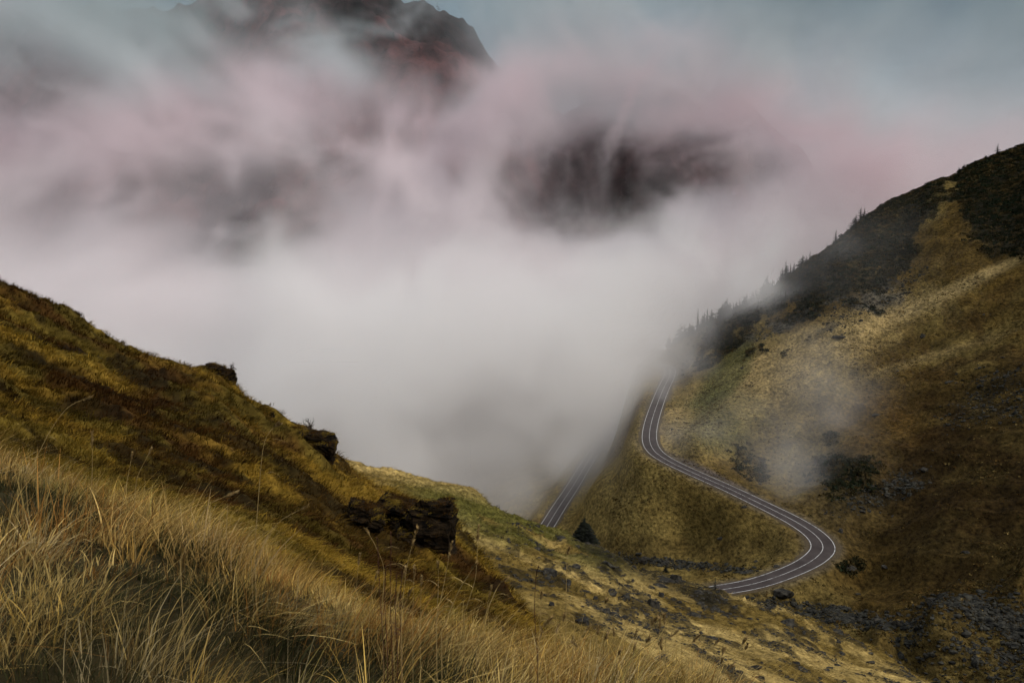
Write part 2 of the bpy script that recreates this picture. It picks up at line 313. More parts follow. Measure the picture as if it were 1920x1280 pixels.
# band of dwarf pine under the crest
low = np.interp(px, [1230, 1300, 1400, 1480, 1560, 1620, 1660, 1700, 1735, 1762, 1790, 1805, 1850, 1920, 2100], [655, 645, 628, 600, 572, 548, 530, 480, 410, 350, 352, 420, 480, 492, 520])
sc_m = ss(20, -20, py - low + 60 * (fbm(C.X * .05, C.Y * .03, 99, 5) - .5) * 2 + 100 * (fbm(C.X * .14, C.Y * .08, 101, 5, .6) - .5) * 2) * ss(1270, 1330, px) * ss(620, 600, C.Y)
c = lerp(c, C3(.11, .078, .022), blob(1660, 440, 40, 14, -40, .7, .8, seed=40) * .5); c = lerp(c, drk * 1.2, sc_m * (.55 + .4 * ss(.38, .52, fbm(C.X * .09, C.Y * .07, 103, 4))))
c = lerp(c, grey, (blob(1450, 610, 150, 16, -20, .5, .4, seed=12) + blob(1640, 560, 130, 26, -32, .6, .5, seed=13)).clip(0, 1) * ss(.45, .6, m_) * .8)
# scree and rock bands
sc1 = blob(1830, 1215, 210, 95, -14, .35, .5, seed=14) * (.25 + .75 * ss(.36, .52, fbm(C.X * .07, C.Y * .07, 94, 5))); sc2 = blob(1890, 740, 100, 50, -15, .7, .6, seed=15) * .7
sc3 = blob(1650, 925, 90, 22, -20, .7, .6, seed=17) * .8; sc4 = blob(1530, 1150, 150, 20, 8, .5, .4, seed=18)
stream = blob(1230, 1052, 190, 9, 6, .6, .6, seed=19)
scr = np.maximum.reduce([sc1, sc2, sc3, sc4, stream]); c = lerp(c, C3(.016, .013, .008), scr * .85 * ss(.30, .5, fbm(C.X * .12, C.Y * .08, 93, 4)))
c = lerp(c, C3(.125, .092, .028), blob(1250, 950, 200, 90, 20, .6, seed=20) * .5)
c = lerp(c, C3(.05, .034, .010), blob(1230, 1025, 200, 20, 0, .6, seed=21) * .6)
sh = ss(8, 5, DR[0]); c = lerp(c, C3(.11, .09, .06), sh * .5 * ss(.35, .6, m_ + .1))
# worn earth lay-by along the upper side of the road
lay = blob(1345, 902, 110, 13, 28, .35, .12, seed=22); c = lerp(c, C3(.075, .062, .056), lay * .9)
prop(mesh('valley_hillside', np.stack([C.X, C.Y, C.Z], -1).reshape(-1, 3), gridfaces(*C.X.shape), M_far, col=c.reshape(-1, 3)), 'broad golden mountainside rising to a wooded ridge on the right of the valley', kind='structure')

# ------------------------------------------------------------------ roads
def ribbon(P, o0, o1, dz, wid=None):
    T = np.gradient(P[:, :2], axis=0); T /= np.linalg.norm(T, axis=1)[:, None]; N = np.stack([T[:, 1], -T[:, 0]], 1)
    k = np.ones(len(P)) if wid is None else wid
    L = np.column_stack([P[:, :2] + N * (o0 * k)[:, None] if np.ndim(o0 * k) else P[:, :2] + N * o0, P[:, 2] + dz]); R = np.column_stack([P[:, :2] + N * (o1 * k)[:, None], P[:, 2] + dz])
    return L, R
def strip(name, P, parts, dz, mat, parent, wid, thick=0):
    V = []; Fc = []; b = 0; n = len(P)
    for o0, o1 in parts:
        L, R = ribbon(P, o0, o1, dz, wid); rows = [L, R] if not thick else [L - [0, 0, thick], L, R, R - [0, 0, thick]]
        m = len(rows); V.append(np.stack(rows, 1).reshape(-1, 3)); Fc.append(gridfaces(n, m)[:, ::-1] + b); b += n * m
    return mesh(name, np.vstack(V), np.vstack(Fc), mat, parent, smooth=False)
ca = np.arange(len(P1)); hair = np.exp(-((P1[:, 0] - P1[:150, 0].max()) / 10) ** 2) * (ca < 160)
wid1 = 1 + .12 * hair; wid2 = np.ones(len(P2))
for P, wd, lab in ((P1, wid1, 'winding grey mountain road with white lines bending twice up the valley'), (P2, wd if False else wid2, 'lower stretch of grey road vanishing into the fog')):
    r = strip('road', P, [(-3.5, 3.5)], 0, M_asph, None, wd, thick=.5); prop(r, lab, kind='structure')
    for sg in (-1, 1):
        rag = 1 + .55 * fbm(P[:, 0] * .25 + sg * 40, P[:, 1] * .25, 190, 4); n_ = len(P); Lr, _ = ribbon(P, sg * 3.45, sg * 3.45, -.05, wd); _, Rr = ribbon(P, 0, sg * 3.7, -.14, wd * rag)
        fc = gridfaces(n_, 2); mesh('gravel_verge', np.stack([Lr, Rr], 1).reshape(-1, 3), fc[:, ::-1] if sg < 0 else fc, M_gravel, r, smooth=False)
    for o in (-3.2, 3.2): strip('edge_line', P, [(o - .11, o + .11)], .012, M_line, r, wd)
    strip('centre_line', P, [(-.09, .09)], .012, M_line, r, wd)

# ------------------------------------------------------------------ mountain in the clouds
D_pts = []
rd = [(-600,120,1500),(-200,90,1450),(0,60,1420),(200,40,1400),(400,10,1380),(520,-40,1360),(600,-25,1350),(650,15,1340),(720,30,1330),(790,62,1320),(860,98,1300),(920,160,1290),(1000,235,1280),(1080,262,1260),(1180,215,1250),(1290,196,1240),(1400,240,1230),(1480,300,1220),(1570,400,1210),(1700,520,1200),(2000,640,1200)]
for a, b, d in rd: D_pts += [(a, b, d), (a, b + 230, d * 1.4)]
for a, b, d in rd[::2]: D_pts += [(a, b + 260, d * .86), (a, b + 520, d * .74), (a, 1100, d * .6)]
Dm = Sheet(D_pts, np.linspace(-.8, .75, 620), np.linspace(math.log(760), math.log(1900), 360), smooth=1e-4)
Dm.Z += (rid(Dm.X * .006, Dm.Y * .006, 111, 6) - .45) * 70 * ss(1900, 1300, Dm.Y) + (fbm(Dm.X * .03, Dm.Y * .03, 115, 5) - .5) * 24
n = fbm(Dm.X * .01, Dm.Y * .01, 117, 6)
c = lerp(C3(.024, .014, .014) * np.ones(Dm.X.shape + (1,)), C3(.070, .028, .027), ss(.4, .62, n))
prop(mesh('distant_mountain', np.stack([Dm.X, Dm.Y, Dm.Z], -1).reshape(-1, 3), gridfaces(*Dm.X.shape), M_mtn, col=c.reshape(-1, 3)), 'dark reddish mountain showing through gaps in the cloud', kind='structure')

# ------------------------------------------------------------------ spruces
def spruce_parts(h, r, whorls, per, seed, ragged=.25):
    """crown: whorls of drooping boughs, each bough a spine with hanging needle blades on both sides"""
    g = np.random.default_rng(seed); V = []; Fc = []
    for wv in range(whorls):
        f = wv / (whorls - 1); z = h * (.10 + .88 * f); L0 = r * (1 - f) ** .85 + .04 * r
        for b in range(per if f < .8 else max(4, per // 2)):
            a = g.uniform(0, 6.283); L = L0 * g.uniform(1 - ragged * 1.6, 1.08); dz = -.18 * L - g.uniform(0, .1) * L
            d = np.array([math.cos(a), math.sin(a), 0]); s = np.array([-d[1], d[0], 0]); o = np.array([0, 0, z + g.uniform(-.5, .5) * h / whorls])
            segs = 4
            for k in range(segs):
                q0, q1 = k / segs, (k + 1.15) / segs
                p0 = o + d * L * q0 + [0, 0, dz * q0 ** 1.5]; p1 = o + d * L * q1 + [0, 0, dz * q1 ** 1.5 + .03 * L * (k == segs - 1)]
                wd = .46 * L * (1 - q0 * .75) * g.uniform(.7, 1.2); hang = -.24 * L * (1 - q0 * .5) * g.uniform(.6, 1.5)
                i = len(V)
                V += [p0, p1, p0 * .4 + p1 * .6 + s * wd + [0, 0, hang], p0 * .4 + p1 * .6 - s * wd + [0, 0, hang]]
                Fc += [(i, i + 2, i + 1), (i, i + 1, i + 3)]
    i = len(V); V += [np.array([.03 * h * .3, 0, h * .9]), np.array([-.03 * h * .3, 0, h * .9]), np.array([0, 0, h * 1.03])]; Fc.append((i, i + 1, i + 2))
    tv = []; n = 7; lv = [(0, .035), (.05, .026), (.5, .014), (.97, .003)]
    for f, q in lv:
        for k in range(n): tv.append((q * h * math.cos(k * 6.283 / n), q * h * math.sin(k * 6.283 / n), f * h - (.15 * h if f == 0 else 0)))
    tf = [(j * n + k, j * n + (k + 1) % n, (j + 1) * n + (k + 1) % n, (j + 1) * n + k) for j in range(len(lv) - 1) for k in range(n)]
    return np.array(V), np.array(Fc), np.array(tv), np.array(tf)
protos = []
for k, (r, wh, pr, rg) in enumerate([(.20, 18, 9, .25), (.17, 15, 8, .4), (.25, 17, 9, .3), (.13, 13, 6, .5)]):
    V, Fc, tv, tf = spruce_parts(1., r, wh, pr, 200 + k, rg)
    protos.append((V, Fc, tv, tf, [None, None]))
def spruce(P, h, k, label, group=None, rz=0., wide=2.3, hi=False):
    V, Fc, tv, tf, md = protos[k]
    t = empty('spruce_tree', P, rz); t.scale = (h * wide, h * wide, h)
    if md[0] is None:
        a = mesh('crown', V, Fc, M_needle, t, smooth=False); b = mesh('trunk', tv, tf, M_bark, t); md[0], md[1] = a.data, b.data
    else:
        for nme, q in (('crown', md[0]), ('trunk', md[1])):
            o = bpy.data.objects.new(nme, q); COL.objects.link(o); o.parent = t
    return prop(t, label, 'tree', group)
def on_ridge(px_):
    """highest point of the right hill's outline in the column px_"""
    u, _ = ut(px_, 500); i = int(round((u - C.us[0]) / (C.us[1] - C.us[0]))); T = C.Z[i] / C.Y[i]; j = int(np.argmax(np.where(C.Y[i] < 700, T, -9)))
    return np.array([C.X[i, j], C.Y[i, j], C.Z[i, j]])
ones = [(1916, 24, 0, 'dark spruce topmost on the ridge at the right edge of the photo'), (1857, 17, 1, 'small lone spruce standing on the skyline below the topmost one'),
 (1796, 9, 2, 'tiny spruce bump on the bare upper skyline, right one of a pair'), (1788, 7, 0, 'tiny spruce bump on the bare upper skyline, left one of a pair'),
 (1616, 15, 1, 'slender spruce, right one of the three on the shoulder of the ridge'), (1609, 22, 1, 'tallest spruce, middle of the three on the shoulder of the ridge'), (1600, 18, 2, 'bushy spruce, left one of the three on the shoulder of the ridge'),
 (1585, 10, 3, 'thin small spruce between the lone one and the three on the shoulder'), (1564, 20, 1, 'lone open crowned spruce on the skyline halfway along the ridge'), (1549, 9, 3, 'stunted spruce just left of the lone open crowned one'),
 (1441, 22, 0, 'dark spruce standing clear at the upper end of the foggy tree row'), (1362, 24, 2, 'pale spruce standing tall in the fog above the road bend'), (1257, 20, 0, 'faint spruce at the lowest end of the ridge, almost lost in fog')]
def px2m(P, q): return q * P[1] / F
for a, q, k, lab in ones:
    P = on_ridge(a); spruce(P - [0, 0, .5], px2m(P, q * 1.25) + .5, k, lab, 'spruces on the skyline of the right ridge', rng.uniform(0, 6))
grp = [(1518, 18), (1511, 14), (1504, 22), (1498, 16), (1490, 20), (1483, 24), (1476, 14)]
for a, q in grp:
    P = on_ridge(a); spruce(P - [0, 0, .6], px2m(P, q) + .6, int(rng.integers(0, 4)), 'spruce crowded in the dark clump on the middle of the ridge skyline', 'spruces of the middle clump', rng.uniform(0, 6))
for a in np.arange(1268, 1475, 3.4):
    P = on_ridge(a + rng.uniform(-2, 2)); q = rng.gamma(8, 2.9)
    spruce(P - [0, rng.uniform(-2, 8), 1.], px2m(P, q) + 1, int(rng.integers(0, 4)), 'spruce in the long row fading into fog down the ridge', 'spruces of the foggy row', rng.uniform(0, 6), rng.uniform(1.7, 2.7))
for i in range(46):
    a = rng.uniform(1300, 1560); b = np.interp(a, [1300, 1400, 1480, 1560], [632, 575, 520, 465]) + rng.uniform(8, 60)
    P = C.hit(a, b)
    if P is None: continue
    spruce(P - [0, 0, .5], rng.uniform(3.5, 7.5), int(rng.integers(0, 4)), 'spruce on the dark scrubby slope just under the ridge skyline', 'spruces under the skyline', rng.uniform(0, 6), rng.uniform(1.8, 2.6))
def on_b(px_):
    u, _ = ut(px_, 900); i = int(round((u - B.us[0]) / (B.us[1] - B.us[0]))); T = B.Z[i] / B.Y[i]; j = int(np.argmax(T)); return np.array([B.X[i, j], B.Y[i, j], B.Z[i, j]])
# the nearer, fuller spruce on the shoulder: more boughs
V, Fc, tv, tf = spruce_parts(1., .34, 30, 16, 300, .18)
protos.append((V, Fc, tv, tf, [None, None])); P = on_b(1096)
spruce(P - [0, 0, .6], px2m(P, 52) + .6, 4, 'large dark broad spruce beside the lower road on the near shoulder', rz=1., wide=1.6)
P = on_b(1346); spruce(P - [0, 0, .3], px2m(P, 24) + .3, 3, 'thin little spruce where the hill edge cuts off the road', rz=2.)
P = on_b(936); spruce(P - [0, 0, .2], px2m(P, 9) + .2, 3, 'tiny sapling below the grassy lip of the green shoulder', rz=2.)
P = C.hit(1248, 1072)
spruce(P - [0, 0, .3], px2m(P, 16), 2, 'small dark spruce beside the pale slab at the stream', rz=.4, wide=2.)

# forest on the far mountain: one mass
V, Fc, _, _ = spruce_parts(1., .2, 7, 5, 400, .3)
nT = 4200; ii = rng.integers(0, Dm.X.shape[0], nT); jj = rng.integers(40, 250, nT)
keep = fbm(Dm.X[ii, jj] * .01, Dm.Y[ii, jj] * .01, 120, 4) > .42; ii, jj = ii[keep], jj[keep]
pos = np.stack([Dm.X[ii, jj], Dm.Y[ii, jj], Dm.Z[ii, jj] - 1], 1); hh = rng.uniform(9, 20, len(pos)); hw = hh * rng.uniform(.8, 1.2, len(pos))
VV = V[None] * np.stack([hw, hw, hh], 1)[:, None] + pos[:, None]
M_ff = mat_noise('far_forest', (.018, .014, .014), (.045, .026, .026), .05)
prop(mesh('far_forest', VV.reshape(-1, 3), (Fc[None] + (np.arange(len(pos)) * len(V))[:, None, None]).reshape(-1, 3), M_ff, smooth=False), 'reddish dark forest on the far mountain half hidden in cloud', 'forest', kind='stuff')

# ------------------------------------------------------------------ low vegetation: leaf clumps scattered as masses
def clumps(name, pos, size, col, leaves, leaf, mat, seed, flat=.6):
    g = np.random.default_rng(seed); N = len(pos); k = leaves
    d = g.normal(size=(N, k, 3)); d /= np.linalg.norm(d, axis=2)[..., None]; d[..., 2] = np.abs(d[..., 2]) * flat; rr = g.uniform(.35, 1, (N, k, 1)) ** .5
    ctr = pos[:, None] + d * rr * size[:, None, None]
    a = g.normal(size=(N, k, 3)); a /= np.linalg.norm(a, axis=2)[..., None]; b = np.cross(a, g.normal(size=(N, k, 3))); b /= np.linalg.norm(b, axis=2)[..., None] + 1e-9
    s = (size[:, None, None] * leaf) * g.uniform(.6, 1.3, (N, k, 1))
    V = np.stack([ctr + a * s, ctr - a * s * .5 + b * s * .7, ctr - a * s * .5 - b * s * .7], 2).reshape(-1, 3)
    cc = np.repeat((col[:, None] * g.uniform(.6, 1.5, (N, k, 1))).reshape(-1, 3), 3, 0)
    return mesh(name, V, np.arange(len(V)).reshape(-1, 3), mat, col=cc, smooth=False)
M_leaf = mat_attr('scrub_leaves', rough=.9, spec=.05)
# visible positions on the hill, picked with a density mask
def scatter(sh, mask, n, seed, jit=True):
    g = np.random.default_rng(seed); p_ = (mask / mask.sum()).ravel(); idx = g.choice(p_.size, n, p=p_); i, j = np.unravel_index(idx, mask.shape)
    x, y = sh.X[i, j], sh.Y[i, j]; du = (sh.us[1] - sh.us[0]) * y; x = x + g.uniform(-.5, .5, n) * du; y = y * np.exp(g.uniform(-.5, .5, n) * (sh.vs[1] - sh.vs[0]))
    return np.stack([x, y, sh.z(x, y)], 1)
area = C.Y ** 1.0; vis = (px > 1150) & (px < 2050) & (py > 200) & (py < 1330) & (C.Y < 660)
pos = scatter(C, np.where(vis, sc_m + .8 * bsh * (DR[0] > 7), 0) * area, 19000, 500); sz = np.random.default_rng(1).uniform(.5, 1.9, len(pos)) * np.where(np.random.default_rng(8).uniform(0, 1, len(pos)) < .06, 1.7, 1)
cl = np.random.default_rng(2).uniform(0, 1, (len(pos), 1)); colr = C3(.014, .020, .010) * (1 - cl) + C3(.085, .058, .022) * cl ** 3
prop(clumps('mountain_scrub', pos, sz, colr, 26, .30, M_leaf, 3), 'dark dwarf pine scrub covering the slope under the ridge', 'scrub', kind='stuff')
sm2 = np.where(vis & (DR[0] > 5.5) & (DR[1] > 5.5), ss(.5, .7, fbm(C.X * .04, C.Y * .02, 130, 5)) + .10, 0) * (1 - sc_m)
pos = scatter(C, sm2 * area, 24000, 501); sz = np.random.default_rng(4).gamma(1.8, .15, len(pos)) + .1
cl = np.random.default_rng(5).uniform(0, 1, (len(pos), 1)); colr = np.where(cl < .85, C3(.030, .026, .009) * (1 - cl) + C3(.075, .040, .012) * cl, C3(.17, .12, .042) * np.ones_like(cl))
prop(clumps('heather', pos, sz, colr, 9, .42, M_leaf, 6, .4), 'low heather and bilberry tufts dotting the golden mountainside', 'heather', kind='stuff')

# ------------------------------------------------------------------ grass
def blades(root, length, width, lean, droop, col, segs, seed, az=None, spread=1., tipcol=1.1):
    """root (N,3); lean: mean lean (x,y) of each blade"""
    g = np.random.default_rng(seed); N = len(root)
    a = g.uniform(0, 6.283, N); dirx = lean[:, 0] + spread * np.cos(a); diry = lean[:, 1] + spread * np.sin(a); h = np.stack([dirx, diry, np.zeros(N)], 1)
    f = np.linspace(0, 1, segs + 1)[None, :, None]; L = length[:, None, None]
    up = np.array([0, 0, 1.])
    bend = droop[:, None, None]
    p = root[:, None] + L * (up * (f - .5 * bend * f ** 2.2) + h[:, None] * (f * .35 + f ** 2 * bend * .9))
    tan = np.gradient(p, axis=1); sgn = g.uniform(0, 3.1416, N); s = np.stack([np.cos(sgn), np.sin(sgn), np.zeros(N)], 1)[:, None]
    wv = width[:, None, None] * (1 - f ** 1.6 * .92) * .5
    l, r = p - s * wv, p + s * wv
    V = np.stack([l, r], 2).reshape(N, -1, 3); m = 2 * (segs + 1)
    q = np.array([[2 * k, 2 * k + 1, 2 * k + 3, 2 * k + 2] for k in range(segs)])
    Fc = (q[None] + (np.arange(N) * m)[:, None, None]).reshape(-1, 4)
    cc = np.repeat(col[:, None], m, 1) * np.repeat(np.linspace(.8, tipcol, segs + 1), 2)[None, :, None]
    return V.reshape(-1, 3), Fc, cc.reshape(-1, 3)
# coarse tussock grass on the hillside (10 to 70 m off)
pxA, pyA = A.pix()
def tussocks():
    g = np.random.default_rng(21)
    msk = np.where((A.Y > 8) & (A.Y < 75) & (pxA > -200) & (pxA < 1300), 1 - A_bare * .5, 0) * A.Y ** .45
    N = 62000; pos = scatter(A, msk, N, 22); k = 9
    sz = g.uniform(.09, .28, N) * np.clip(pos[:, 1] / 26, .6, 1.35)
    n = fbm(pos[:, 0] * .16, pos[:, 1] * .32, 11, 6, .6); n2 = fbm(pos[:, 0] * .3 + 4, pos[:, 1] * .7, 21, 4)
    pal = lambda k_, c1, c2: c1 * (1 - k_[:, None]) + c2 * k_[:, None]
    cc = pal(ss(.38, .6, n), C3(.070, .030, .007), C3(.36, .225, .032)); cc = pal(ss(.5, .65, n2) * .6, cc, C3(.115, .088, .015))
    bare = ss(.50, .60, fbm(pos[:, 0] * .22 + 9, pos[:, 1] * .42, 31, 6, .62)); cc = pal(bare * .85, cc, C3(.040, .018, .006))
    cc = cc * (.28 + 1.25 * g.uniform(0, 1, (N, 1)) ** 1.4)
    root = np.repeat(pos, k, 0) + np.concatenate([g.normal(0, 1, (N * k, 2)) * np.repeat(sz, k)[:, None] * .45, -np.full((N * k, 1), .04)], 1)
    L = np.repeat(sz, k) * g.uniform(.7, 1.5, N * k); cv = np.repeat(cc, k, 0) * g.uniform(.7, 1.3, (N * k, 1))
    ln = np.tile([.75, -.35], (N * k, 1))
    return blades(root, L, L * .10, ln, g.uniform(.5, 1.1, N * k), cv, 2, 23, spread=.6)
V, Fc, cc = tussocks()
prop(mesh('tussock_grass', V, Fc, M_tuft, col=cc, smooth=False), 'coarse golden and rusty tussock grass covering the left hillside', 'grass', kind='stuff')
# straw grass on the rocky shoulder (60 to 200 m off)
def shoulder():
    g = np.random.default_rng(31); qx, qy = B.pix()
    msk = np.where((qx > 600) & (qx < 1900) & (qy > 860) & (qy < 1320), 1 - .8 * rk - .6 * dm, 0).clip(0, 1) * B.Y ** .8
    N = 26000; pos = scatter(B, msk, N, 32); k = 7; sz = g.uniform(.2, .5, N) * np.clip(pos[:, 1] / 120, .6, 1.3)
    n = fbm(pos[:, 0] * .07, pos[:, 1] * .05, 51, 5)[:, None]; kk = ss(.4, .6, n); cc = C3(.44, .32, .115) * (1 - kk) + C3(.20, .135, .035) * kk
    up_, vp_ = pos[:, 0] / pos[:, 1], pos[:, 2] / pos[:, 1]
    gi = np.clip(((up_ - B.us[0]) / (B.us[1] - B.us[0])).astype(int), 0, len(B.us) - 1); gj = np.clip(((np.log(pos[:, 1]) - B.vs[0]) / (B.vs[1] - B.vs[0])).astype(int), 0, len(B.vs) - 1)
    gk = gm[gi, gj][:, None] * .8; cc = cc * (1 - gk) + C3(.09, .09, .02) * gk
    cc = cc * g.uniform(.5, 1.3, (N, 1))
    root = np.repeat(pos, k, 0) + np.concatenate([g.normal(0, 1, (N * k, 2)) * np.repeat(sz, k)[:, None] * .6, -np.full((N * k, 1), .05)], 1)
    L = np.repeat(sz, k) * g.uniform(.6, 1.4, N * k)
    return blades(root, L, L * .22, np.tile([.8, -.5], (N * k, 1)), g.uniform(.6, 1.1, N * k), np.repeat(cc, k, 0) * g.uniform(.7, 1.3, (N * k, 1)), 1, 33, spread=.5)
V, Fc, cc = shoulder()
prop(mesh('straw_grass', V, Fc, M_tuft, col=cc, smooth=False), 'pale straw grass on the rocky shoulder between the hillside and the road', 'grass', kind='stuff')
# long meadow grass at the photographer's feet: tussocks whose blades fan out and bend with the wind
def meadow():
    g = np.random.default_rng(41)
    ok = (A.Y > 1.5) & (A.Y < 12.5) & (pxA > -350) & (pxA < 2250)
    NC = 2600; ctr = scatter(A, np.where(ok, 1., 0) * A.Y ** 1.25, NC, 42)
    cx, cy = ctr[:, 0], ctr[:, 1]; rad = g.uniform(.09, .26, NC) * np.interp(cy, [1.5, 4, 12], [.7, 1, 1.5])
    vig = g.uniform(.38, .62, NC) + .8 * ss(.38, .62, fbm(cx * 1.1, cy * .9, 141, 4)) * g.uniform(.6, 1.2, NC)
    dk = .75 * ss(.60, .70, fbm(cx * 1.3 + 7, cy * 1.2, 151, 4))
    for (a, b, D, r) in [(60, 930, 6.2, .6), (310, 1160, 4.2, .42), (330, 1000, 5.6, .3), (620, 1250, 3.7, .42), (790, 1250, 3.8, .40), (880, 1262, 3.9, .3), (130, 1260, 3.0, .3)]:
        q = at(a, b, D); dk = np.maximum(dk, np.exp(-(((cx - q[0]) ** 2 + (cy - q[1]) ** 2 * .5) / r ** 2)) * 1.3)
    dk = dk.clip(0, 1); isd = g.uniform(0, 1, NC) < dk
    pick = g.choice(5, NC, p=[.44, .26, .12, .12, .06]); pal = np.array([C3(.68, .49, .175), C3(.56, .37, .095), C3(.32, .26, .08), C3(.34, .16, .038), C3(.68, .54, .28)])
    rr = ss(.55, .7, fbm(cx * .8 + 3, cy * .8, 161, 4))[:, None]; cc = pal[pick] * (1 - rr * .5) + C3(.36, .19, .05) * rr * .5
    cc = np.where(isd[:, None], C3(.045, .045, .018), cc) * g.uniform(.42, 1.3, (NC, 1))
    drp = g.uniform(.25, 1.15, NC)
    k = 56; N = NC * k; ci = np.repeat(np.arange(NC), k)
    az = g.uniform(0, 6.283, N); rr_ = np.sqrt(g.uniform(0, 1, N)) * rad[ci]; off = np.stack([np.cos(az), np.sin(az)], 1) * rr_[:, None]
    x = cx[ci] + off[:, 0]; y = np.maximum(cy[ci] + off[:, 1], 1.1); pos = np.stack([x, y, A.z(x, y) - .02], 1)
    c = cc[ci] * g.uniform(.55, 1.35, (N, 1)); dead = g.uniform(0, 1, N) < .12; c = np.where(dead[:, None], C3(.13, .075, .025), c)
    L = .32 * vig[ci] * g.uniform(.45, 1.25, N); L = np.where(isd[ci], L * .6, L) * np.interp(y, [1.5, 3, 12], [.62, .9, 1.3]) * np.interp(x / y, [-.6, .15, .35, .6], [1, 1, .8, .6])
    wdt = g.gamma(4, .0010, N).clip(.0015, .009) * np.clip(y / 4, .75, 1.8)
    wind = np.stack([.38 + 1.0 * (fbm(x * .9, y * .9, 171, 3) - .5), -.15 + 1.2 * (fbm(x * .9, y * .9, 181, 3) - .5)], 1)
    lean = wind + off / rad[ci][:, None] * .75
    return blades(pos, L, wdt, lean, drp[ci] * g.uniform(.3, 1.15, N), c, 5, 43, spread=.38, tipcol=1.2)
V, Fc, cc = meadow()
prop(mesh('long_grass', V, Fc, M_grass, col=cc, smooth=False), 'long wind-combed straw grass with dark green cushions in the foreground', 'grass', kind='stuff')

# tall dry stalks, each a thing
def tube(P, R, n=5):
    P = np.array(P, float); T = np.gradient(P, axis=0); T /= np.linalg.norm(T, axis=1)[:, None] + 1e-12
    s = np.cross(T, [0.13, 1, .07]); s /= np.linalg.norm(s, axis=1)[:, None] + 1e-12; b = np.cross(T, s)
    a = np.arange(n) * 6.2832 / n; V = P[:, None] + (s[:, None] * np.cos(a)[None, :, None] + b[:, None] * np.sin(a)[None, :, None]) * np.array(R)[:, None, None]
    Fc = [(i * n + k, i * n + (k + 1) % n, (i + 1) * n + (k + 1) % n, (i + 1) * n + k) for i in range(len(P) - 1) for k in range(n)]
    return V.reshape(-1, 3), np.array(Fc)
def join(parts):
    V, Fc, b = [], [], 0
    for v, f in parts: V.append(v); Fc.append(np.asarray(f) + b); b += len(v)
    return np.vstack(V), Fc
M_stem = mat_noise('straw_stem', (.26, .17, .055), (.40, .29, .12), 30., rough=.8)
M_head = mat_noise('seed_head', (.17, .10, .03), (.34, .24, .10), 60., rough=.9)
M_dock = mat_noise('dock_stem', (.035, .014, .008), (.11, .045, .02), 40., rough=.9)
def stalk(pts, D, label, group=None, head=.16, r=.0016, dock=False, name='grass_stalk'):
    """pts: sight points from foot to tip, at distance D"""
    W = [at(a, b, D) for a, b in pts]; W = np.array(W); g = np.random.default_rng(int(pts[0][0] * 7 + pts[0][1]))
    W[:, 1] += g.normal(0, .02, len(W)).cumsum()
    t = np.linspace(0, 1, len(W)); tt = np.linspace(0, 1, 22); Q = np.stack([np.interp(tt, t, W[:, k]) for k in range(3)], 1)
    for _ in range(6): Q[1:-1] = .25 * Q[:-2] + .5 * Q[1:-1] + .25 * Q[2:]
    base = Q[0].copy(); gz = float(A.z(base[0], base[1])); 
    if gz < base[2]: Q = np.vstack([[base[0], base[1], gz - .03], Q]); base = Q[0].copy()
    Q = Q - base; o = empty(name, base); L = np.linalg.norm(Q[-1]); r = r * D / 4
    v, f = tube(Q, np.linspace(r, r * .4, len(Q))); mesh('stem', v, f, M_dock if dock else M_stem, o)
    parts = []; tipn = max(3, int(head * len(Q)))
    for i in range(46 if not dock else 90):
        s = g.uniform(len(Q) - 1 - tipn * (1.5 if dock else 1), len(Q) - 1.01); i0 = int(s); p = Q[i0] * (1 - s + i0) + Q[i0 + 1] * (s - i0)
        T = Q[i0 + 1] - Q[i0]; T /= np.linalg.norm(T); dv = g.normal(size=3); dv -= T * dv.dot(T); dv /= np.linalg.norm(dv)
        ln = L * (.013 if dock else .026) * g.uniform(.5, 1.2); q = p + (T * .85 + dv * .45) * ln; sd = np.cross(T, dv) * ln * .16
        parts.append((np.array([p, (p + q) / 2 + sd, q, (p + q) / 2 - sd]), np.array([[0, 1, 2, 3]])))
    v, f = join(parts); mesh('seed_head', v, f, M_dock if dock else M_head, o, smooth=False)
    for j in range(2):
        s = int(len(Q) * g.uniform(.15, .55)); p = Q[s]; d = np.array([g.choice([-1, 1]) * .7, g.normal(0, .3), .6]); d /= np.linalg.norm(d); l = L * g.uniform(.08, .16)
        F_ = np.linspace(0, 1, 6)[:, None]; c_ = p + d * l * F_ - np.array([0, 0, 1]) * l * .6 * F_ ** 2.4; wv = np.array([.3, .9, .1]) * r * 1.1; ww = (1 - F_ ** 1.5)
        vv = np.stack([c_ - wv * ww, c_ + wv * ww], 1).reshape(-1, 3); mesh('leaf', vv, gridfaces(6, 2), M_dock if dock else M_stem, o, smooth=False)
    return prop(o, label, 'dried plant' if dock else 'grass stalk', group)
stalk([(474,1035),(481,930),(492,830),(505,808),(520,796)], 4.2, 'tall bowed straw stalk rising alone against the brown hillside left of centre', head=.14)
stalk([(176,1080),(175,960),(176,880),(178,808)], 4.2, 'tall upright straw stalk in front of the rusty grass patch at left')
stalk([(40,905),(80,815),(115,765),(160,748)], 5.0, 'straw stalk arching over to the right near the left edge')
stalk([(215,985),(232,900),(240,855)], 4.6, 'faint upright stalk just right of the rusty patch')
stalk([(250,970),(262,890),(288,838)], 4.9, 'feathery stalk leaning right behind the rusty patch')
stalk([(338,1050),(365,985),(395,940),(440,925)], 3.6, 'slanting bronze stalk bending right below the bowed one', r=.002)
stalk([(470,1045),(520,980),(575,950)], 4.3, 'pale stalk sweeping right from the top of the grass hump')
stalk([(870,1150),(893,1080),(897,985)], 4.2, 'very thin tall stalk standing right of the dark crag')
stalk([(828,1185),(858,1110),(885,1062),(893,1048)], 3.6, 'forked yellow stalk leaning right, left one of two under the crag', head=.28, r=.0022)
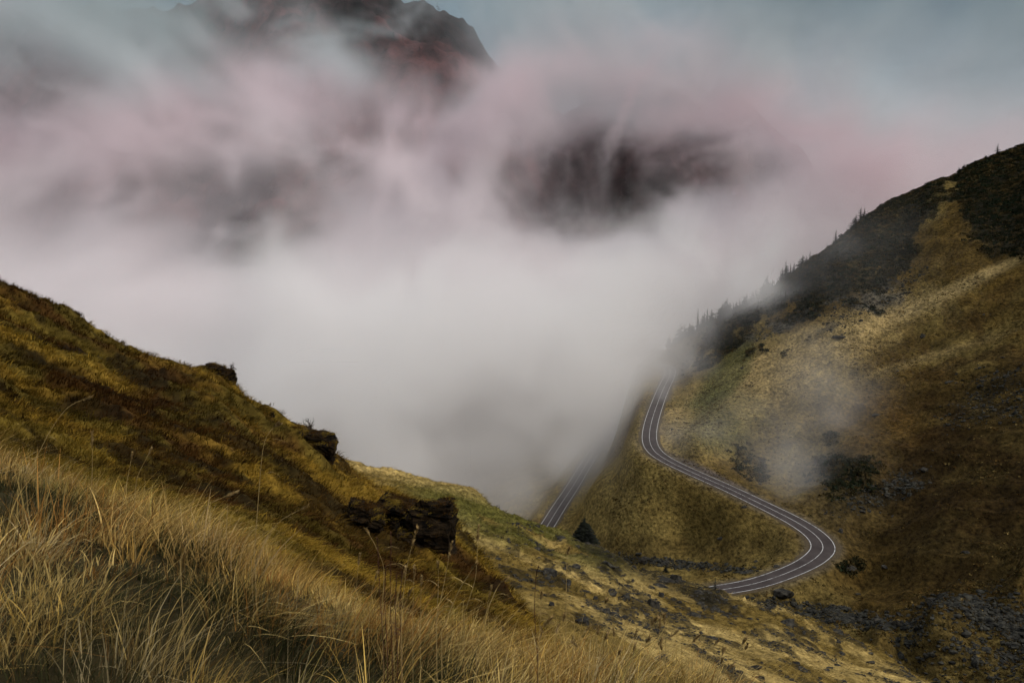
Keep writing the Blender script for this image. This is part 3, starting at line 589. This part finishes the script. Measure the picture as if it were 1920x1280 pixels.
stalk([(818,1165),(835,1080),(847,1018)], 3.8, 'stalk with a pointed seed head rising towards the foot of the crag', head=.22)
stalk([(818,1170),(822,1100),(823,1046)], 3.9, 'short straight pale stalk between the brown docks and the forked stalks')
stalk([(893,1205),(915,1135),(935,1095),(952,1080)], 3.7, 'forked yellow stalk leaning right, right one of two under the crag', head=.3, r=.0022)
stalk([(716,1140),(722,1060),(705,1010),(690,985)], 3.9, 'curved pale stalk leaning left in front of the crag')
stalk([(752,1150),(762,1060),(782,990)], 3.7, 'stalk with a narrow spike leaning right beside the brown docks', head=.25)
stalk([(1010,1240),(1013,1170),(1016,1115)], 3.4, 'upright straw stalk below the reddish dock leaves')
stalk([(1075,1230),(1080,1165),(1060,1150),(1045,1190)], 3.3, 'straw stalk hooked over to the left at bottom centre', r=.002)
stalk([(1130,1250),(1115,1190),(1128,1140),(1135,1115)], 3.4, 'crooked straw stalk left of the long row of grass tips')
stalk([(1245,1290),(1248,1215),(1246,1155)], 3.4, 'single upright stalk standing above the bottom grass fringe right of centre')
stalk([(1062,1075),(1064,1040),(1067,1028)], 6.5, 'short golden seed spike floating before the rocky slope', head=.5, r=.0014)
for i, (a, b) in enumerate([(706,1010),(722,1060),(733,1000),(745,1075),(757,1062)]):
    stalk([(718 + i * 9,1215),(712 + i * 10,1130),(a,b)], 3.3, ['leftmost brown dock stalk, with a knobbly tip', 'short brown dock stalk second from the left', 'tallest brown dock stalk, in the middle of the cluster', 'brown dock stalk right of the tallest one', 'rightmost brown dock stalk of the cluster'][i], 'brown dock stalks before the crag', dock=True, r=.0022, head=.25, name='dock_stalk')
stalk([(1008,1240),(1002,1150),(1006,1085),(1010,1070)], 3.6, 'rusty red dock with hanging leaves in front of the rocky slope', None, dock=True, r=.002, head=.3, name='dock_stalk')
g = np.random.default_rng(77)
for i in range(34):
    a = g.uniform(980, 1400) if i % 2 else g.uniform(640, 1350); hgt = g.uniform(70, 150) * np.interp(a, [640, 1400], [1.1, .75]); b = np.interp(a, [640, 1000, 1400], [1170, 1262, 1300]); s = g.normal(12, 14)
    stalk([(a, b), (a + s * .4, b - hgt * .6), (a + s * 1.5, b - hgt)], g.uniform(3.1, 3.9), 'thin straw stalk among the grass tips along the bottom edge', 'straw stalks along the bottom edge', head=.2, r=.0012)

# ------------------------------------------------------------------ rocks
def rock(seed, sub=3, flat=.6, blocky=.5, strata=0.):
    import bmesh
    bm = bmesh.new(); bmesh.ops.create_icosphere(bm, subdivisions=sub, radius=1); V = np.array([v.co[:] for v in bm.verts]); Fc = np.array([[v.index for v in f.verts] for f in bm.faces]); bm.free()
    g = np.random.default_rng(seed)
    for _ in range(11):                      # planar breaks
        d = g.normal(size=3); d /= np.linalg.norm(d); c_ = g.uniform(.45, .85); q = V @ d; V = V - np.where(q > c_, q - c_, 0)[:, None] * d
    n = fbm(V[:, 0] * 3 + V[:, 2] * 2 + seed, V[:, 1] * 3 - V[:, 2] * 1.5, seed % 50, 4) - .5
    V = V * (1 + n * .35)[:, None]
    if strata:
        z = V[:, 2] * 7 + fbm(V[:, 0] * 2, V[:, 1] * 2, seed % 40, 3) * 2; st = (z - np.floor(z)); V[:, :2] *= (1 + strata * (np.floor(z) * 1.7 % 1 - .5) - .12 * strata * st)[:, None]
    V[:, 2] *= flat; return V, Fc
RK = [rock(600 + k, 3, [.55, .7, .45, .9, .6, .35][k]) for k in range(6)]
rmesh = [None] * 6
def boulder(P, w, label, group, k, rz, tall=1., mat=None):
    V, Fc = RK[k]
    if rmesh[k] is None:
        o = mesh('boulder', V, Fc, M_rock, smooth=False); rmesh[k] = o.data
    else: o = bpy.data.objects.new('boulder', rmesh[k]); COL.objects.link(o)
    o.location = P; o.scale = (w, w * .8, w * tall); o.rotation_euler = (g.normal(0, .15), g.normal(.2, .2), rz); return prop(o, label, 'boulder', group)
def big(px_, py_, wpx, label, sh=B, tall=1., k=None, group='larger boulders on the slopes'):
    P = sh.hit(px_, py_)
    if P is None: return
    boulder(P, wpx * .5 * P[1] / F, label, group, int(g.integers(0, 6)) if k is None else k, g.uniform(0, 6), tall)
for a in [(1028,1075,46,'angular dark boulder with a peaked top, left of centre on the rocky slope'),(1078,1063,30,'flat dark slab up-slope of the peaked boulder'),(984,1088,16,'small dark stone left of the peaked boulder'),
 (1220,1103,24,'round dark boulder, upper one of the two under the black hill edge'),(1240,1118,24,'round dark boulder, lower one of the two under the black hill edge'),(1310,1131,22,'dark rounded stone nearest the hidden road end'),(1312,1112,26,'flat dark stone at the brow beside the road end'),
 (1222,1135,34,'wide low dark boulder below the two round ones'),(1475,1171,36,'big black dome shaped boulder near the gully brow'),(1480,1188,28,'flat grey slab just below the black dome boulder'),(1630,1243,24,'dark boulder on the brow at lower right'),
 (1144,1112,34,'grey lichened boulder in the middle of the rocky slope'),(1172,1122,26,'slanting dark slab beside the lichened boulder'),(1150,1155,40,'dark ledge of rock below the lichened boulder'),(1117,1124,18,'small dark slab left of the lichened boulder'),
 (1006,1030,20,'dark block high on the rocky slope'),(1009,987,16,'pale stone where the lower road meets the hill edge'),(1236,1063,30,'low black rock on the brow by the stream'),(1265,1086,30,'long black rock lying along the brow')]:
    big(*a)
for a in [(1467,1112,56,'huge black boulder below the road beside the gully',1.1),(1452,1145,22,'pale grey stone at the foot of the huge black boulder',1.),(1660,1062,20,'dark angular boulder alone on the golden slope right of the bend',.9),(1593,1064,34,'dark brush-covered rock right below the road bend',1.),
 (1576,995,18,'pale tilted slab just above the outer side of the bend',.7),(1248,1055,30,'pale wide slab at the stream inside the bend',.6),(1208,1050,24,'dark tilted slab at the left end of the stream rocks',.7),(1455,1062,20,'dark low rock just inside the bend',.6),(1352,1008,16,'grey stone in the meadow inside the bend',.7),
 (1575,632,34,'dark flat boulder on the pale band of the mountainside',.6),(1642,777,24,'dark stone on the orange slope, right of centre',.6),(1750,1130,46,'large black block at the top edge of the scree',.9),(1680,1170,26,'grey block at the left edge of the scree',.8),(1735,880,24,'dark block in the rocky band above the bend',.7),(1590,900,30,'dark block at the lower end of the rocky band',.7)]:
    big(a[0], a[1], a[2], a[3], C, a[4])
i = 0
qx, qy = B.pix(); msk = np.where((qx > 880) & (qx < 1700) & (qy > 990) & (qy < 1280), ss(.46, .60, n2B := fbm(B.X * .3, B.Y * .12, 55, 5)) + .08, 0)
for P in scatter(B, msk * B.Y ** .6, 230, 61):
    u_, t_ = P[0] / P[1], P[2] / P[1]; zx = 'just right of the black crag' if u_ < .085 else ('in the middle of the near shoulder' if u_ < .2 else 'on the right part of the near shoulder'); zy = 'higher up' if P[1] > 120 else 'lower down towards the long grass'
    boulder(P, float(np.clip(g.gamma(1.8, .28), .2, 1.7)) * np.clip(P[1] / 130, .7, 1.6), 'dark rock ' + zx + ', ' + zy, 'rocks ' + zx + ', ' + zy, int(g.integers(0, 6)), g.uniform(0, 6), .8)
for P in scatter(C, np.where(vis & (DR[0] > 6) & (px < 1930) & (py > 560), .04 + np.maximum.reduce([sc2, sc3, stream, .5 * sc4]), 0) * area, 90, 62):
    boulder(P, float(np.clip(g.gamma(1.8, .5), .4, 2.6)), 'grey rock scattered over the valley slope across the gully', 'rocks scattered on the valley slope', int(g.integers(0, 6)), g.uniform(0, 6), .8)
# scree: masses of stones
def stones(name, pos, sz, label, mat):
    g2 = np.random.default_rng(9); VV = []; FF = []; b = 0
    T = [rock(700 + k, 1, .6) for k in range(8)]
    for k in range(8):
        s = slice(k, None, 8); p = pos[s]; z = sz[s]; V, Fc = T[k]; a = g2.uniform(0, 6.283, len(p)); ca_, sa = np.cos(a)[:, None], np.sin(a)[:, None]
        st = g2.uniform(.6, 1.3, (len(p), 3)); v = V[None] * st[:, None]; x = v[..., 0] * ca_ - v[..., 1] * sa; y = v[..., 0] * sa + v[..., 1] * ca_
        v = np.stack([x, y, v[..., 2]], 2) * z[:, None, None] + p[:, None]; VV.append(v.reshape(-1, 3)); FF.append((Fc[None] + (np.arange(len(p)) * len(V))[:, None, None]).reshape(-1, 3) + b); b += v.shape[0] * v.shape[1]
    return prop(mesh(name, np.vstack(VV), np.vstack(FF), mat, smooth=False), label, 'scree', kind='stuff')
scm = np.where(vis & (DR[0] > 6.5) & (DR[1] > 6.5), np.maximum.reduce([sc1, sc2 * .6, sc3 * .8, sc4 * .9, stream]) ** 1.5, 0) + np.where(vis & (py > 430) & (py < 660), ss(.3, .7, (blob(1450, 612, 150, 14, -20, .5, .4, seed=12) + blob(1640, 560, 130, 26, -32, .6, .5, seed=13))) * .25, 0)
pos = scatter(C, scm * area, 13000, 63); gg = np.random.default_rng(64)
stones('scree', pos, np.clip(gg.gamma(1.7, .22, len(pos)), .12, 1.6), 'grey scree of broken stones filling the lower right slope and stream bed', M_scree)
msk = np.where((qx > 870) & (qx < 1750) & (qy > 980) & (qy < 1290), ss(.50, .62, n2B) + .03, 0)
pos = scatter(B, msk * B.Y ** .7, 9000, 65); stones('stones', pos, np.clip(gg.gamma(1.7, .10, len(pos)), .05, .6) * np.clip(pos[:, 1] / 120, .5, 1.3), 'small loose stones between the rocks of the near shoulder', M_rock)

# ------------------------------------------------------------------ crags on the left skyline
CG = []
def crag(cx, cy, D, w_, h_, dpt, label, seed, tilt=0., blocks=7):
    """broken ledges: several weathered blocks grown together into one outcrop"""
    gg_ = np.random.default_rng(seed); VV, FF, b = [], [], 0
    for q in range(blocks):
        V, Fc = rock(seed + q * 31, 4, 1., strata=.3); V = np.sign(V) * np.abs(V) ** .6
        n = fbm(V[:, 0] * 4 + V[:, 2] * 7, V[:, 1] * 4 + V[:, 2] * 3, (seed + q) % 30, 5) - .5; V = V * (1 + .45 * n)[:, None]
        if q: k = gg_.uniform(.28, .6); V = V * [k, k * .9, k * .8] + [gg_.uniform(-.85, .75), gg_.uniform(-.7, .1), gg_.uniform(-.8, .75)]
        else: V = V * [.85, .8, .85]
        VV.append(V); FF.append(Fc + b); b += len(V)
    V = np.vstack(VV); s = D / F; V = V * [w_ * s / 2, dpt, h_ * s / 2]; t = math.radians(tilt); V[:, [0, 2]] = np.stack([V[:, 0] * math.cos(t) + V[:, 2] * math.sin(t), -V[:, 0] * math.sin(t) + V[:, 2] * math.cos(t)], 1)
    o = mesh('rock_outcrop', V, np.vstack(FF), M_crag, smooth=False); o.location = at(cx, cy, D)
    FA = np.vstack(FF); a0, a1, a2 = V[FA[:, 0]], V[FA[:, 1]], V[FA[:, 2]]; nr = np.cross(a1 - a0, a2 - a0); ar = np.linalg.norm(nr, axis=1); nz = nr[:, 2] / (ar + 1e-9)
    wq = ar * ((nz > .6) & (a0[:, 2] > -.1 * h_ * s)); pk = gg_.choice(len(FA), int(5 * w_), p=wq / wq.sum()); uv = gg_.dirichlet([1, 1, 1], len(pk))
    CG.append(a0[pk] * uv[:, :1] + a1[pk] * uv[:, 1:2] + a2[pk] * uv[:, 2:] + at(cx, cy, D) - [0, 0, .03])
    return prop(o, label, 'rock outcrop', 'crags along the left hill edge')
crag(404, 716, 56, 78, 66, 1.4, 'upper square crag jutting from the left hill skyline', 811, 8)
crag(128, 590, 59.5, 50, 28, 1., 'small dark crag near the top of the left hill skyline', 812, 25)
crag(594, 838, 52.5, 86, 74, 1.5, 'middle crag jutting over the pale slope on the left hill edge', 813, 12)
crag(556, 808, 54, 56, 9, .6, 'thin flat ledge of rock under the bare bush', 814, 4, 3)
crag(494, 772, 55.5, 36, 16, .5, 'low knob of rock on the skyline between the two square crags', 815, 22, 4)
crag(816, 982, 41.5, 125, 125, 1.9, 'large black overhanging crag at the lower end of the left hill', 816, 6, 9)
crag(757, 958, 43.5, 120, 62, 1.6, 'long dark rock shelf leading down to the black overhanging crag', 817, 20)
crag(690, 972, 40, 80, 66, 1.2, 'dark mossy rock face up-slope of the black overhanging crag', 818, 20)

cgp = np.vstack(CG); g = np.random.default_rng(88); kN = 5; rt = np.repeat(cgp, kN, 0); Nn = len(rt); Lc = g.uniform(.10, .34, Nn)
cb = np.where((fbm(rt[:, 0] * 1.2, rt[:, 1] * 1.2, 200, 3) < .5)[:, None], C3(.09, .045, .012), C3(.26, .17, .03)) * g.uniform(.4, 1.3, (Nn, 1))
V, Fc, cc = blades(rt, Lc, Lc * .10, np.tile([.7, -.4], (Nn, 1)), g.uniform(.6, 1.1, Nn), cb, 2, 89, spread=.6)
prop(mesh('crag_grass', V, Fc, M_tuft, col=cc, smooth=False), 'rusty grass growing over the tops of the crags', 'grass', kind='stuff')

# bare bush and dwarf fir on the crags
def bush(P, h, label, seed):
    o = empty('bare_bush', P); g = np.random.default_rng(seed); parts = []
    def br(p, d, L, r, lv):
        n = 5; pts = [p]; 
        for k in range(n): d = d + g.normal(0, .16, 3); d /= np.linalg.norm(d); pts.append(pts[-1] + d * L / n)
        parts.append(tube(pts, np.linspace(r, r * .5, n + 1), 4))
        if lv:
            for k in range(4): q = pts[int(g.integers(2, n + 1))]; e_ = d + g.normal(0, .6, 3); e_ /= np.linalg.norm(e_); br(q, e_, L * .6, r * .55, lv - 1)
    for k in range(4): dd = np.array([g.normal(.35, .4), g.normal(0, .4), 1.]); br(np.zeros(3), dd / np.linalg.norm(dd), h * .55, h * .034, 2)
    v, f = join(parts); mesh('branches', v, f, M_bark, o)
    return prop(o, label, 'bush')
bush(at(580, 818, 53.5), 1.25, 'small leafless bush sprouting from the rock ledge on the left skyline', 5)
bush(at(431, 694, 56), .6, 'tiny twiggy bush on top of the upper square crag', 6)

# ------------------------------------------------------------------ fog and cloud: real volumes of uneven density
def noise3(shape, cell, seed, octs=4, rough=.5, ys=1.):
    """value noise on the grid; ys stretches it along the valley"""
    r = np.random.default_rng(seed); out = np.zeros(shape, np.float32); a = 1; t = 0
    for o in range(octs):
        ce = [cell, cell * ys, cell]; n = [int(s / c) + 3 for s, c in zip(shape, ce)]; G = r.random(n, dtype=np.float32)
        for ax in range(3):
            p = np.arange(shape[ax]) / ce[ax]; i = p.astype(int); f = p - i; f = f * f * (3 - 2 * f)
            sh = [1, 1, 1]; sh[ax] = -1; f = f.reshape(sh).astype(np.float32)
            G = np.take(G, i, axis=ax) * (1 - f) + np.take(G, i + 1, axis=ax) * f
        out += a * G; t += a; a *= rough; cell /= 1.9
        if cell < 1.2: break
    return out / t
def fog(name, lo, hi, vox, fn, color, label):
    m = bpy.data.materials.new(name); m.use_nodes = True; t = m.node_tree; t.nodes.clear()
    o = nd(t, 'ShaderNodeOutputMaterial'); p = nd(t, 'ShaderNodeVolumePrincipled'); t.links.new(p.outputs[0], o.inputs['Volume']); p.inputs['Color'].default_value = (*(color or (1, 1, 1)), 1); p.inputs['Density'].default_value = .001; p.inputs['Anisotropy'].default_value = .0
    if color is None:            # warm white low down, pinkish in the middle, teal grey towards the top
        gm_ = nd(t, 'ShaderNodeNewGeometry'); nz = nd(t, 'ShaderNodeTexNoise'); nz.inputs['Scale'].default_value = .006; nz.inputs['Detail'].default_value = 3; t.links.new(gm_.outputs['Position'], nz.inputs['Vector'])
        sz_ = nd(t, 'ShaderNodeSeparateXYZ'); t.links.new(gm_.outputs['Position'], sz_.inputs[0]); mu = nd(t, 'ShaderNodeMath', operation='MULTIPLY_ADD'); t.links.new(nz.outputs[0], mu.inputs[0]); mu.inputs[1].default_value = 260; t.links.new(sz_.outputs[2], mu.inputs[2])
        mr_ = nd(t, 'ShaderNodeMapRange'); mr_.inputs['From Min'].default_value = 0; mr_.inputs['From Max'].default_value = 380; t.links.new(mu.outputs[0], mr_.inputs[0]); rp = nd(t, 'ShaderNodeValToRGB'); t.links.new(mr_.outputs[0], rp.inputs[0])
        el = rp.color_ramp.elements; el[0].position = .12; el[0].color = (.997, .979, .976, 1); el[1].position = 1; el[1].color = (.38, .50, .50, 1)
        for q, cc_ in ((.38, (.982, .925, .937, 1)), (.56, (.93, .80, .83, 1)), (.70, (.70, .75, .76, 1))): el.new(q).color = cc_
        t.links.new(rp.outputs[0], p.inputs['Color'])
    n = [int((hi[k] - lo[k]) / vox) for k in range(3)]; ax = [(lo[k] + (np.arange(n[k]) + .5) * vox).astype(np.float32) for k in range(3)]
    X, Y, Z = np.meshgrid(*ax, indexing='ij'); d = fn(X, Y, Z, n, vox).astype(np.float32)
    e = 3                                            # soft sides, so that no box face shows
    for k in range(3):
        r = np.minimum(np.arange(n[k]), np.arange(n[k])[::-1]); f = np.clip(r / e, 0, 1); sh = [1, 1, 1]; sh[k] = -1; d = d * f.reshape(sh)
    me = bpy.data.meshes.new(name); me.vertices.add(d.size); a = me.attributes.new('dens', 'FLOAT', 'POINT'); a.data.foreach_set('value', (d * 1000).ravel().astype(np.float32))
    ob = bpy.data.objects.new(name, me); COL.objects.link(ob); me.materials.append(m)
    ng = bpy.data.node_groups.new(name, 'GeometryNodeTree'); ng.interface.new_socket('Geometry', in_out='INPUT', socket_type='NodeSocketGeometry'); ng.interface.new_socket('Geometry', in_out='OUTPUT', socket_type='NodeSocketGeometry')
    N = ng.nodes; L = ng.links; gi = N.new('NodeGroupInput'); go = N.new('NodeGroupOutput'); vc = N.new('GeometryNodeVolumeCube')
    vc.inputs['Min'].default_value = [float(q[0]) for q in ax]; vc.inputs['Max'].default_value = [float(q[-1]) for q in ax]
    for k, q in enumerate('XYZ'): vc.inputs['Resolution ' + q].default_value = n[k]
    ps = N.new('GeometryNodeInputPosition'); s1 = N.new('ShaderNodeVectorMath'); s1.operation = 'SUBTRACT'; L.new(ps.outputs[0], s1.inputs[0]); s1.inputs[1].default_value = [float(q[0]) for q in ax]
    s2 = N.new('ShaderNodeVectorMath'); s2.operation = 'SCALE'; L.new(s1.outputs[0], s2.inputs[0]); s2.inputs['Scale'].default_value = 1 / vox
    s3 = N.new('ShaderNodeVectorMath'); s3.operation = 'ADD'; L.new(s2.outputs[0], s3.inputs[0]); s3.inputs[1].default_value = (.5, .5, .5)
    s4 = N.new('ShaderNodeVectorMath'); s4.operation = 'FLOOR'; L.new(s3.outputs[0], s4.inputs[0])
    s5 = N.new('ShaderNodeVectorMath'); s5.operation = 'DOT_PRODUCT'; L.new(s4.outputs[0], s5.inputs[0]); s5.inputs[1].default_value = (n[1] * n[2], n[2], 1)
    cv = N.new('FunctionNodeFloatToInt'); L.new(s5.outputs['Value'], cv.inputs[0])
    aa = N.new('GeometryNodeInputNamedAttribute'); aa.data_type = 'FLOAT'; aa.inputs['Name'].default_value = 'dens'
    si = N.new('GeometryNodeSampleIndex'); si.data_type = 'FLOAT'; si.domain = 'POINT'; L.new(gi.outputs[0], si.inputs['Geometry']); L.new(aa.outputs['Attribute'], si.inputs['Value']); L.new(cv.outputs[0], si.inputs['Index'])
    L.new(si.outputs['Value'], vc.inputs['Density']); sm = N.new('GeometryNodeSetMaterial'); sm.inputs['Material'].default_value = m; L.new(vc.outputs[0], sm.inputs[0]); L.new(sm.outputs[0], go.inputs[0])
    md = ob.modifiers.new('fog', 'NODES'); md.node_group = ng
    return prop(ob, label, 'fog', kind='stuff')
def s3(a, b, x):
    k = np.clip((x - a) / (b - a), 0, 1); return k * k * (3 - 2 * k)
def G3(X, Y, Z, c, r): return np.exp(-(((X - c[0]) / r[0]) ** 2 + ((Y - c[1]) / r[1]) ** 2 + ((Z - c[2]) / r[2]) ** 2))
_L3 = np.random.default_rng(5).random((64, 64, 64), dtype=np.float32)
def n_at(x, y, z, s=0):
    x = x + s * 7.3; y = y + s * 3.1; z = z + s * 5.7
    i, j, k = np.floor(x).astype(np.int32), np.floor(y).astype(np.int32), np.floor(z).astype(np.int32); f, g_, h = x - i, y - j, z - k
    f = f * f * (3 - 2 * f); g_ = g_ * g_ * (3 - 2 * g_); h = h * h * (3 - 2 * h); i &= 63; j &= 63; k &= 63; i1, j1, k1 = (i + 1) & 63, (j + 1) & 63, (k + 1) & 63
    a = (_L3[i, j, k] * (1 - f) + _L3[i1, j, k] * f) * (1 - g_) + (_L3[i, j1, k] * (1 - f) + _L3[i1, j1, k] * f) * g_
    b = (_L3[i, j, k1] * (1 - f) + _L3[i1, j, k1] * f) * (1 - g_) + (_L3[i, j1, k1] * (1 - f) + _L3[i1, j1, k1] * f) * g_
    return a * (1 - h) + b * h
def wisps(X, Y, Z, size, seed, octs, rough, ys, warp, ridged=False):
    """fractal noise in metres, bent by a second noise so that it tears and curls; about -1..1"""
    u = X / (size * 1.3); v = Y / (size * 2.5); w_ = Z / (size * 1.3)
    X = X + warp * (n_at(u, v, w_, seed + 11) + .5 * n_at(2.3 * u, 2.3 * v, 2.3 * w_, seed + 12) - .75) * 2
    Z = Z + warp * (n_at(u, v, w_, seed + 13) + .5 * n_at(2.3 * u, 2.3 * v, 2.3 * w_, seed + 14) - .75) * 2
    o = 0; a = 1; t = 0; f = 1 / size
    for k in range(octs):
        q = n_at(X * f, Y * f / ys, Z * f, seed + k); q = 1 - np.abs(2 * q - 1) if ridged else q
        o = o + a * q; t += a; a *= rough; f *= 2.07
    o = o / t; return ((o - o.mean()) / o.std() / 1.8).clip(-1.6, 1.6)
def bank(X, Y, Z, n, v):
    nn = wisps(X, Y, Z, 95., 1, 4, .70, 5., 45.) * .85; n2 = noise3(n, 48, 2, 3, .5, 3.); mm = (n2 - .5) * 2.6
    low = s3(20, -85, Z + mm * 50 + nn * 45)                       # the thick bank lying in the valley
    low = np.maximum(low, s3(-15, -75, Z))
    d = .018 * low * np.maximum(s3(470, 600, Y + nn * 35), s3(435, 545, Y + nn * 40) * s3(60, -30, X) * s3(-50, -90, Z)) * s3(1180, 1000, Y)
    up = s3(590, 680, Y + nn * 40) * s3(930, 800, Y + nn * 60)      # torn cloud rising from it
    den = .0042 * s3(230, 20, Z + mm * 60) + .0016
    d = d + den * up * np.exp((nn * 2.2 + mm * .6).clip(-3, 1.7))
    # thicker tatters caught on the saddle and the lower ridge
    for c, r, k in [(at(1010, 210, 800), (55, 110, 45), .0075), (at(1140, 190, 800), (55, 110, 28), .008), (at(1290, 165, 800), (70, 110, 24), .008), (at(1440, 215, 800), (55, 110, 30), .008), (at(1520, 330, 800), (55, 110, 50), .009), (at(1620, 420, 800), (60, 110, 45), .008), (at(120, 60, 800), (120, 110, 60), .004), (at(20, 170, 800), (80, 110, 60), .009), (at(1360, 180, 800), (60, 110, 26), .010), (at(1480, 270, 800), (55, 110, 44), .017), (at(1420, 205, 800), (60, 110, 26), .010), (at(300, 30, 800), (70, 110, 40), .005), (at(935, 165, 800), (24, 110, 34), .009), (at(890, 75, 800), (30, 110, 22), .006), (at(660, 110, 800), (45, 110, 16), .006), (at(470, 160, 800), (60, 110, 16), .005), (at(700, 420, 800), (70, 110, 50), .004)]:
        d = d + k * G3(X, Y, Z, c, r) * np.exp((nn * 1.9).clip(-3, 1.3))
    # clear of the right hill: the bank's edge lies along the slope
    d = d * s3(0, -110, X - (95 + (Y - 560) * .85 + (Y - 650).clip(0, 999) * 4 + (Z + 60).clip(0, 400) * .35) + nn * 45)
    # gaps through which the mountain shows
    for c, r, k in [(at(815, 105, 780), (62, 900, 34), .97), (at(600, 15, 780), (110, 900, 26), .9), (at(430, 85, 780), (50, 900, 26), .7), (at(1170, 375, 780), (92, 900, 56), .93), (at(1250, 350, 780), (60, 900, 34), .85), (at(1350, 300, 780), (84, 900, 38), .9), (at(1090, 280, 780), (54, 900, 38), .7), (at(530, 450, 780), (62, 900, 64), .93), (at(250, 380, 780), (80, 900, 44), .5)]:
        d = d * (1 - k * s3(.14, .62, G3(X, Y, Z, c, r) + nn * .36 + mm * .08 - .05))
    return d.clip(0, .035)
def skin(x, y, z, n, v):
    """a thin torn layer of cloud on the bank's near side carries the fine shreds"""
    w1 = wisps(x, y, z, 58., 31, 5, .70, 3., 40., True); w2 = wisps(x, y, z, 170., 41, 2, .5, 3., 40.)
    hole = 1 - .92 * G3(x, y, z, at(1180, 375, 690), (56, 900, 34)) - .4 * G3(x, y, z, at(1350, 300, 690), (50, 900, 22)) - .6 * G3(x, y, z, at(530, 460, 690), (36, 900, 34)) - .6 * G3(x, y, z, at(820, 110, 690), (40, 900, 26))
    ly = np.exp(-((y - 688 - w2 * 8) / 17.) ** 2)
    return (.030 * ly * s3(-.1, 1.5, w1 + .35 * w2) * s3(-70, -20, z) * (.35 + .65 * s3(210, 120, z)) * s3(330, 240, x) * hole).clip(0, .04)
fog('fog_shreds', (-560, 636, -90), (380, 740, 250), 3.8, skin, None, 'fine torn shreds of cloud hanging before the dark mountain')
fog('fog_bank', (-760, 412, -190), (620, 1190, 330), 6.0, bank, None, 'thick pale pinkish fog bank filling the valley before the mountain')
def veil(X, Y, Z, n, v):
    nn = wisps(X, Y, Z, 42., 61, 4, .62, 1.5, 26.).clip(-1.2, 1.2); n2 = (noise3(n, 22, 12, 2) - .5) * 2
    d = .027 * s3(395, 545, Y + nn * 40 + n2 * 40) * s3(600, 570, Y) * s3(14, -55, X - (54 + (Y - 400) * .38) + nn * 30 + n2 * 20) * s3(0, -75, Z + nn * 30)
    W = np.exp(nn * 2.2) * .55
    for c, r, k in [(at(1375, 820, 390), (44, 30, 19), .0018), (at(1535, 780, 375), (15, 32, 40), .0030), (at(1500, 920, 330), (18, 26, 22), .0018), (at(1570, 670, 400), (34, 30, 16), .002), (at(1330, 612, 560), (36, 34, 22), .010), (at(1420, 560, 560), (42, 30, 22), .006), (at(1560, 480, 530), (60, 30, 26), .004), (at(1730, 520, 440), (44, 25, 24), .0025), (at(1170, 700, 540), (26, 50, 22), .012)]:
        d = d + k * G3(X, Y, Z, c, r) * W
    return d.clip(0, .035)
fog('fog_veil', (-160, 270, -160), (320, 610, 80), 4.5, veil, (.996, .980, .968), 'thin veils of mist drifting over the road and the wooded ridge')
print('scene built')
